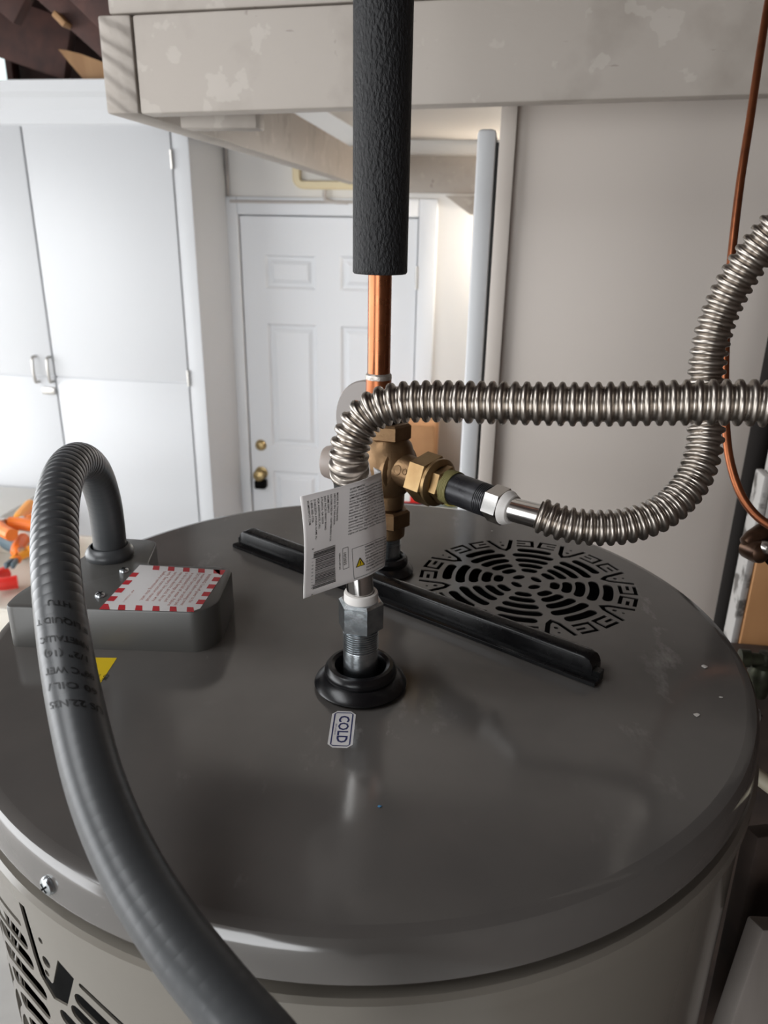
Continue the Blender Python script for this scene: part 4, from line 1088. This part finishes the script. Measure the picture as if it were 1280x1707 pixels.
g.add(*lathe((hx, hy, 0), (0, 0, 1), [(0.012, hzpx(848)), (0.0150, hzpx(842)), (0.0155, BZ - 0.028), (0.021, BZ - 0.022), (0.0240, BZ - 0.010), (0.0250, BZ), (0.0240, BZ + 0.010), (0.021, BZ + 0.020), (0.0165, BZ + 0.026), (0.0165, hzpx(728))], 40, ref=(1, 0, 0)))
g.build('valve_body', M['brass'], mv)
o_ = np.array([hx, hy, BZ])
g = G(); g.add(*lathe(o_, AX, [(0.0225, 0.004), (0.0225, 0.0150), (0.0205, 0.0165), (0.0170, 0.017), (0.0152, 0.020), (0.0150, 0.042)], 36, cap0=False)).build('side_outlet', M['brass'], mv)
g = G()
# cast mark on the outlet
x_, y_, a_ = frame(AX)
def on_out(t, h): return o_ + AX * t + (x_ * math.cos(h) + y_ * math.sin(h)) * 0.0152
fx = math.atan2((CAM - o_) @ y_, (CAM - o_) @ x_)
mk_v = []; mk_f = []
for (tc, hc, rr) in ((0.0255, fx + 0.15, 0.0048), (0.0345, fx + 0.10, 0.0030)):
    n0 = len(mk_v)
    for k in range(20):
        t = 2 * PI * k / 20
        for q, lf_ in ((rr, 1.0), (rr * 0.9, 1.035), (rr * 0.78, 1.035), (rr * 0.68, 1.0)):
            b = on_out(tc + q * math.cos(t), hc + q * math.sin(t) / 0.0152); c_ = o_ + AX * ((b - o_) @ AX); mk_v.append(c_ + (b - c_) * lf_)
    for k in range(20):
        for j in range(3): a1 = n0 + k * 4 + j; b1 = n0 + ((k + 1) % 20) * 4 + j; mk_f.append((a1, b1, b1 + 1, a1 + 1))
mk('cast_mark', mk_v, mk_f, M['brass'], mv)
# hex on top, copper adapter
G().add(*hexnut((hx, hy, hzpx(730)), (0, 0, 1), 0.0205, hzpx(703) - hzpx(730), (1, 0, 0), 0.25)).build('outlet_hex', M['brass'], mv, angle=20)
# cap at the far side
G().add(*lathe(o_ + np.array([0, 0, -0.002]), (-0.95, 0.28, -0.03), [(0.0225, 0.010), (0.0225, 0.030), (0.0215, 0.036), (0.0150, 0.062), (0.0135, 0.064), (0.0, 0.0645)], 36)).build('side_cap', M['valvegrey'], mv)
# grey dial disc behind the riser
dc = at(613, 701, d=0.735)
nd = np.array([-0.62, -0.78, 0.05]); nd /= np.linalg.norm(nd)
G().add(*lathe(dc - nd * 0.006, nd, [(0.0, -0.0), (0.037, 0.0), (0.0385, 0.0015), (0.0385, 0.0085), (0.037, 0.010), (0.0, 0.0102)], 56)).build('dial_disc', M['valvedisc'], mv)
# union nut + tailpiece
d1 = 0.040
G().add(*hexnut(o_ + AX * d1, AX, 0.0232, 0.021, (0, 0, 1), 0.22, 0.002)).build('union_nut', M['brassnut'], mv, angle=20)
G().add(*lathe(o_ + AX * (d1 + 0.020), AX, [(0.0195, 0), (0.0215, 0.001), (0.0215, 0.004), (0.0190, 0.006), (0.0160, 0.0065)], 36)).build('union_collar', M['brassnut'], mv)
G().add(*hexnut(o_ + AX * (d1 + 0.024), AX, 0.0172, 0.011, (0, 0, 1), 0.22, 0.0012)).build('union_tailpiece', M['brassnut'], mv, angle=20)
# thread sealant + black nipple
d2 = d1 + 0.034
bnp = empty('black_nipple', o_ + AX * d2, 'black steel nipple between the brass union and the hose nut', 'pipe nipple')
pr = []; 
for k in range(7): pr += [(0.0142, k * 0.0014), (0.0150, k * 0.0014 + 0.0004), (0.0150, k * 0.0014 + 0.0009), (0.0142, k * 0.0014 + 0.0012)]
G().add(*lathe(o_ + AX * (d2 - 0.0005), AX, pr, 36)).build('sealed_thread', M['dope'], bnp)
NL = 0.029
G().add(*lathe(o_ + AX * (d2 + 0.0085), AX, [(0.0138, 0), (0.0138, NL)], 36)).build('pipe', M['blacksteel'], bnp)
G().add(*thread(o_ + AX * (d2 + 0.0085 + NL), AX, 0.0137, 0.011)).build('thread', M['blacksteel'], bnp)
# hose nut, nylon ring, ferrule, hose
d3 = d2 + 0.0085 + NL + 0.010
hc = empty('hot_connector', o_ + AX * d3, 'corrugated stainless hose from the black nipple curving up behind the other hose', 'water connector', 'corrugated stainless connectors')
G().add(*hexnut(o_ + AX * d3, AX, 0.0158, 0.017, (0, 0, 1), 0.22)).build('hex_nut', M['bright'], hc, angle=20)
G().add(*lathe(o_ + AX * (d3 + 0.0165), AX, [(0.0145, 0), (0.0145, 0.001), (0.0128, 0.004), (0.0118, 0.0065), (0.0098, 0.007), (0.0098, 0.0)], 36)).build('nylon_ring', M['whiteplastic'], hc)
fs = o_ + AX * (d3 + 0.020); fe = at(897, 858, d=0.578)
fp = Path([fs, fs * 0.5 + fe * 0.5, fe, at(925, 867.5, d=0.5745)])
G().add(*fp.sweep([(0, 0.0097), (fp.L, 0.0097)], 32)).build('ferrule', M['bright'], hc)
hp_ = Path([fe, at(945, 874, d=0.572), at(1000, 880, d=0.568), at(1055, 874, d=0.566), at(1108, 851, d=0.566), at(1150, 808, d=0.568), at(1172, 755, d=0.57), at(1178, 690, d=0.57), at(1177, 630, d=0.568), at(1185, 570, d=0.562), at(1203, 515, d=0.555), at(1235, 455, d=0.542), at(1278, 398, d=0.528), at(1345, 330, d=0.51), at(1430, 260, d=0.49)])
G().add(*corrugated(hp_, 0.0071, 0.0136, 0.0106)).build('corrugated_tube', M['steel'], hc, angle=80)

# ---- copper riser and its foam sleeve
zt0 = hzpx(705); zfoam = at(632, 455, y=hy)[2]
rx0 = at(632, 560, y=hy)[0]
dxr = (at(636, 40, y=hy)[0] - rx0) * 0 
cr = empty('copper_riser', (rx0, hy, zt0), 'bright copper pipe rising from the valve into the black foam', 'pipe')
zr = at(632, 628, y=hy)[2]
G().add(*lathe((rx0, hy, 0), (0, 0, 1), [(0.0102, zr - 0.002), (0.0102, 2.9)], 36, ref=(1, 0, 0))).build('pipe', M['copper'], cr)
G().add(*lathe((rx0, hy, 0), (0, 0, 1), [(0.0102, zr + 0.0035), (0.0116, zr + 0.002), (0.0118, zr - 0.001), (0.0112, zr - 0.003)], 36, ref=(1, 0, 0))).build('solder_joint', M['solder'], cr)
G().add(*lathe((rx0, hy, 0), (0, 0, 1), [(0.0105, zr), (0.0115, zr - 0.001), (0.0115, hzpx(668)), (0.0135, hzpx(672)), (0.0135, zt0)], 36, ref=(1, 0, 0))).build('adapter', M['copperdark'], cr)
fr_ = 0.0232
st = [(0.0104, zfoam + 0.004), (0.012, zfoam), (fr_ - 0.001, zfoam - 0.0005), (fr_, zfoam + 0.001)]
fo = empty('foam_sleeve', (rx0, hy, zfoam), 'black foam insulation sleeve around the upper copper pipe', 'pipe insulation')
vz = np.linspace(zfoam + 0.004, 2.9, 90)
lv, lf = lathe((rx0, hy, 0), (0, 0, 1), st + [(fr_, z) for z in vz], 64, ref=(1, 0, 0))
rnd = random.Random(5)
G().add(lv, lf).build('sleeve', M['foam'], fo)

# ================================================================== CONDUIT
cb = at(184, 926, z=ZL + bzt)
cpts = [cb + np.array([0, 0, -0.002]), at(181, 885, d=0.683), at(172, 830, d=0.66), at(155, 785, d=0.625), at(131, 768, d=0.585), at(108, 790, d=0.545), at(94, 845, d=0.505), at(92, 930, d=0.468), at(103, 1040, d=0.436), at(125, 1170, d=0.405), at(160, 1310, d=0.378), at(215, 1440, d=0.357), at(290, 1560, d=0.338), at(385, 1680, d=0.322), at(470, 1780, d=0.312), at(540, 1900, d=0.306), at(580, 2050, d=0.31)]
cp2 = Path(cpts)
cd = empty('flexible_conduit', cpts[0], 'thick grey flexible conduit arching from the junction cover towards the viewer', 'conduit')
# jacket: fine spiral ribs stand out where the bend is tight
def curv(d):
    t0, t1 = cp2.ev(max(0, d - 0.01))[1], cp2.ev(min(cp2.L, d + 0.01))[1]
    return np.linalg.norm(t1 - t0) / 0.02
stn = []; pitch = 0.0074; RC = 0.0143
rib_d = [cp2.s[int(24 * q)] for q in (3.3, 4.0, 6.6, 8.0)]
d = 0.0
while d < cp2.L - pitch:
    amp = 0.00005 + 0.0006 * float(np.interp(d, rib_d, (0.0, 1.0, 1.0, 0.0)))
    for a, h in ((0.0, 0.0), (0.06, 0.35), (0.18, 0.85), (0.5, 1.0), (0.84, 0.9), (0.96, 0.35)):
        stn.append((d + a * pitch, RC - amp + amp * h))
    d += pitch
G().add(*cp2.sweep(stn, 36)).build('jacket', M['conduit'], cd, angle=60)
up0 = cp2.ev(0.004)[1]
G().add(*lathe(cb + np.array([0, 0, -0.0002]), (0, 0, 1), [(0.0205, 0.0), (0.0212, 0.002), (0.0212, 0.005), (0.0195, 0.008), (0.0175, 0.0105), (0.0160, 0.011)], 40)).build('base_fitting', M['conduit'], cd)
# printed lettering round the jacket
cpri = Print(None)
def cond_text(t, px, py, size, length, bold=0.018):
    # find the arc position whose visible centre projects nearest to the pixel
    best = min(np.linspace(0.15, cp2.L * 0.8, 400), key=lambda d: np.linalg.norm(np.cross(cp2.ev(d)[0] - CAM, cam_dir((px - 640) / FPX, (py - 853.5) / FPX, 1.0)) / np.linalg.norm(cam_dir((px - 640) / FPX, (py - 853.5) / FPX, 1.0))))
    p, tt, N, B = cp2.ev(best)
    a0 = math.atan2((CAM - p) @ B, (CAM - p) @ N)
    v, f = text2d(t, 1.0, bold); w_ = max(a for a, b in v)
    right = cam_dir(1, 0, 0)
    sgn = 1 if (-N * math.sin(a0) + B * math.cos(a0)) @ right > 0 else -1
    # reading upside down: letters run right to left, feet upward
    cpri.g.add([cp2.surf(best + (b - 0.35) * size - (a / w_ - 0.5) * length * 0.42, a0 - sgn * (a / w_ - 0.5) * length / RC, RC + 0.00025) for a, b in v], f, 0)
cond_text('HTU', 105, 1030, 0.0056, 0.012); cond_text('E LIQUID T', 112, 1060, 0.0056, 0.030); cond_text('NMETALLIC', 118, 1088, 0.0056, 0.027)
cond_text('1/2" (16)', 126, 1112, 0.0056, 0.024); cond_text('80°C WET', 132, 1138, 0.0056, 0.026); cond_text('60 OIL /', 138, 1163, 0.0056, 0.026); cond_text('US 22.N35', 146, 1190, 0.0056, 0.028)
cpri.g.build('jacket_print', None, cd, smooth=False, mats=[M['ink']])

# ================================================================== BLACK STRIP ON THE LID
pa_, pb_ = at(404, 908, z=ZL), at(1001, 1136, z=ZL)
t_ = pb_ - pa_; SL = np.linalg.norm(t_); t_ /= SL; s_ = np.array([-t_[1], t_[0], 0.0])   # s_ points away from the viewer
stp = empty('black_strip', (pa_ + pb_) / 2, 'black plastic channel strip lying across the lid behind the nearer collar', 'plastic strip')
def extr(prof, x0, x1, round_end=0.0):
    n = len(prof); vv = []; ff = []
    xs = []
    zmax = max(p[1] for p in prof)
    if round_end:
        for k in range(7): t = k / 6; xs.append((x0 + round_end * (1 - math.sin(t * PI / 2)), math.cos(t * PI / 2)))
        xs += [(x1 - round_end * (1 - math.cos(q * PI / 12)) if False else x1 - round_end * (1 - math.sin((q) / 6 * PI / 2)), math.cos(q / 6 * PI / 2)) for q in range(7)]
        xs = [(x0 + round_end * (1 - math.cos(k / 6 * PI / 2)), 1 - math.sin(k / 6 * PI / 2)) for k in range(7)] + [(x1 - round_end * (1 - math.cos(k / 6 * PI / 2)), 1 - math.sin(k / 6 * PI / 2)) for k in range(6, -1, -1)]
    else: xs = [(x0, 0), (x1, 0)]
    for x, dr in xs:
        for w, z in prof: vv.append(pa_ + t_ * x + s_ * w + np.array([0, 0, min(z, zmax - dr * round_end) if round_end else z]))
    for i in range(len(xs) - 1):
        for k in range(n): ff.append((i * n + k, (i + 1) * n + k, (i + 1) * n + (k + 1) % n, i * n + (k + 1) % n))
    ff += [tuple(range(n)), tuple(reversed(range((len(xs) - 1) * n, len(xs) * n)))]
    return vv, ff
body_p = [(-0.0035, 0.0008), (-0.0035, 0.0155), (-0.0028, 0.0172), (-0.001, 0.0182), (0.007, 0.0190), (0.0100, 0.0185), (0.0115, 0.0165), (0.012, 0.0008)]
G().add(*extr(body_p, 0.0, SL - 0.006, 0.011)).build('strip_body', M['plastic'], stp, angle=50)
G().add(*extr([(-0.0115, 0.0006), (-0.0115, 0.0032), (-0.0105, 0.0040), (-0.0032, 0.0040), (-0.0032, 0.0090), (0.004, 0.0090), (0.004, 0.0006)], -0.002, SL)).build('strip_flange', M['plastic'], stp, angle=50)
for px, py in ((675, 975), (690, 980)):
    q = at(px, py, z=ZL + 0.019)

# ================================================================== RIGHT-HAND SERVICES
# soft copper line
lp_ = [(1300, -80, 0.80), (1283, -10, 0.78), (1268, 80, 0.76), (1250, 200, 0.745), (1233, 310, 0.735), (1218, 440, 0.73), (1211, 540, 0.725), (1208, 620, 0.72), (1209, 700, 0.715), (1216, 765, 0.71), (1233, 820, 0.70), (1258, 857, 0.69), (1290, 880, 0.68), (1340, 905, 0.67)]
p = Path([at(x, y, d=d) for x, y, d in lp_])
cl = empty('copper_line', at(1209, 700, d=0.715), 'thin bare copper line hanging down at the right behind the hoses', 'copper tube')
G().add(*p.sweep([(d, 0.0039) for d in np.linspace(0, p.L, 140)], 14)).build('tube', M['copperdark'], cl)
# tarnished valve with lever
vc = at(1262, 906, d=0.73)
tv = empty('stop_valve', vc, 'tarnished brown valve lever at the right edge of the frame', 'valve')
p = Path([at(1241, 912, d=0.725), at(1262, 893, d=0.725), at(1290, 872, d=0.73)])
G().add(*p.sweep([(0, 0.004), (0.003, 0.0085), (0.01, 0.0095), (p.L * 0.6, 0.0085), (p.L, 0.007)], 16, cap=True)).build('lever', M['dirty'], tv)
G().add(*lathe(at(1262, 918, d=0.72), (0.3, -0.9, 0.1), [(0.0, 0.011), (0.006, 0.010), (0.0105, 0.006), (0.0115, 0.0), (0.0105, -0.012)], 20)).build('hub', M['dirty'], tv)
G().add(*lathe(at(1278, 914, d=0.71), (0.1, -0.9, 0.1), [(0.0, 0.006), (0.004, 0.005), (0.0062, 0.0), (0.0062, -0.006)], 16)).build('cap_nut', M['satin'], tv)
G().add(*lathe(at(1300, 920, d=0.73), (1, 0.1, 0), [(0.013, -0.01), (0.015, 0.0), (0.015, 0.03)], 18)).build('valve_stem', M['dirty'], tv)
# black vertical pipe, painted post and wood stud
q = atr(1240, 880, v=1.22)
bp = empty('black_pipe', W(q[0], 1.22, 0), 'black vertical pipe between the cabinet side and the stud', 'pipe')
G().add(*lathe(W(q[0], 1.22, 0), (0, 0, 1), [(0.0185, 0.0), (0.0185, 2.12)], 24, ref=(1, 0, 0), cap1=True)).build('pipe', M['blackpost'], bp)
for zz in (0.6, 1.0): G().add(*lathe(W(q[0], 1.22, zz), (0, 0, 1), [(0.0185, -0.03), (0.023, -0.028), (0.023, 0.028), (0.0185, 0.03)], 24, ref=(1, 0, 0))).build('coupling', M['blackpost'], bp)
q = atr(1252, 960, v=1.10); q2 = atr(1216, 1060, v=1.12)
sd = empty('wall_stud', W(q[0] + 0.03, 1.12, 0), 'warm bare wood stud with a peeling white edge right of the black pipe', 'stud')
su = atr(1256, 960, v=1.10)[0]
zdark = atr(1260, 1100, v=1.05)[2]
tag(rbox('shade_board', M['darkwall'], None, su - 0.03, UR - 0.001, 1.04, 1.098, 0.0, zdark, 0.003), 'dark board added in place of the shade over the lower stud', 'board')  # dark board added where the lower stud is lost in shade
zcut = atr(1250, 925, v=1.10)[2]
rbox('stud_face', M['stud'], sd, su, su + 0.14, 1.10, 1.145, 0, zcut, 0.003)
rbox('painted_edge', M['peel'], sd, su - 0.012, su - 0.0005, 1.104, 1.145, 0, zcut + 0.12, 0.003)
rbox('stud_top', M['peel'], sd, su, su + 0.14, 1.104, 1.145, zcut + 0.0005, zcut + 0.35, 0.003)
# clutter low at the right of the tank
q = atr(1275, 1100, v=0.86)
gv_ = empty('gate_valve', W(*q), 'small greenish valve beside the tank rim at the right', 'valve')
M['green'] = mat('green_bronze', (0.06, 0.065, 0.04), 0.4, 0.6, noise=(90, (0.03, 0.03, 0.02), 0.3, 0.7))
G().add(*lathe(W(*q) - np.array([0, 0, 0.02]), (0, 0, 1), [(0.010, -0.03), (0.014, -0.01), (0.017, 0.0), (0.014, 0.012), (0.008, 0.016), (0.008, 0.03), (0.0, 0.031)], 20)).build('valve_body', M['green'], gv_)
G().add(*lathe(W(*q), UX, [(0.008, -0.03), (0.011, -0.029), (0.011, -0.018), (0.008, -0.017), (0.008, 0.10)], 16, cap0=True)).build('outlet', M['green'], gv_)
q = atr(1276, 1316, v=0.62)
pv = empty('ivory_pipe', W(*q), 'pale ivory pipe end beside the tank at the right edge', 'pipe')
G().add(*Path([W(q[0] - 0.012, 0.635, q[2] + 0.008), W(q[0] + 0.05, 0.62, q[2] - 0.02), W(q[0] + 0.25, 0.6, q[2] - 0.08)]).sweep([(d, 0.0075) for d in np.linspace(0, 0.25, 20)], 14, cap=True)).build('tube', M['pvc'], pv)
tag(G().add(*beam_between(at(1300, 1380, d=0.75), at(1225, 1720, d=0.80), 0.07, 0.02, up=(0.3, -1, 0.2))).build('dark_plank', M['darkwall']), 'dark brown plank leaning beside the tank at the right', 'plank')
tag(G().add(*beam_between(at(1330, 1540, d=0.70), at(1240, 1800, d=0.72), 0.10, 0.02, up=(0.3, -1, 0.2))).build('grey_plank', M['wornwood']), 'worn grey plank at the lower right corner', 'plank')

# ---- bits of debris on the lid
def flake(px, py, s, m, label, seed, flat=0.35):
    r = random.Random(seed); c = at(px, py, z=ZL)
    bm = bmesh.new(); bmesh.ops.create_icosphere(bm, subdivisions=1, radius=1.0)
    vs = [c + np.array([q.co.x * s * r.uniform(0.6, 1.4), q.co.y * s * r.uniform(0.5, 1.2), (q.co.z * flat + flat) * s * r.uniform(0.7, 1.0) + 0.0003]) for q in bm.verts]
    bm.verts.index_update(); fs = [[q.index for q in p.verts] for p in bm.faces]; bm.free()
    tag(mk('paint_flake', vs, fs, m, None, smooth=False), label, 'flake', 'debris on the lid')
flake(679, 874, 0.0035, M['flake'], 'white crumb on the lid behind the bronze valve', 1, 0.6)
flake(820, 886, 0.0012, M['flake'], 'tiny white fleck above the round lid vent', 2)
flake(1173, 1112, 0.0028, M['flake'], 'pale flake on the right of the lid below the black pipe', 3, 0.15)
flake(1161, 1193, 0.0026, M['flake'], 'pale curled flake at the lower right of the lid', 4, 0.2)
flake(1201, 1163, 0.0014, M['flake'], 'tiny pale fleck near the right rim of the lid', 5, 0.2)
flake(633, 1345, 0.0013, M['blueflake'], 'tiny blue fleck on the front of the lid', 6, 0.2)
flake(689, 980, 0.0012, M['flake'], 'tiny white fleck next to the black strip middle', 7, 0.3) if False else None
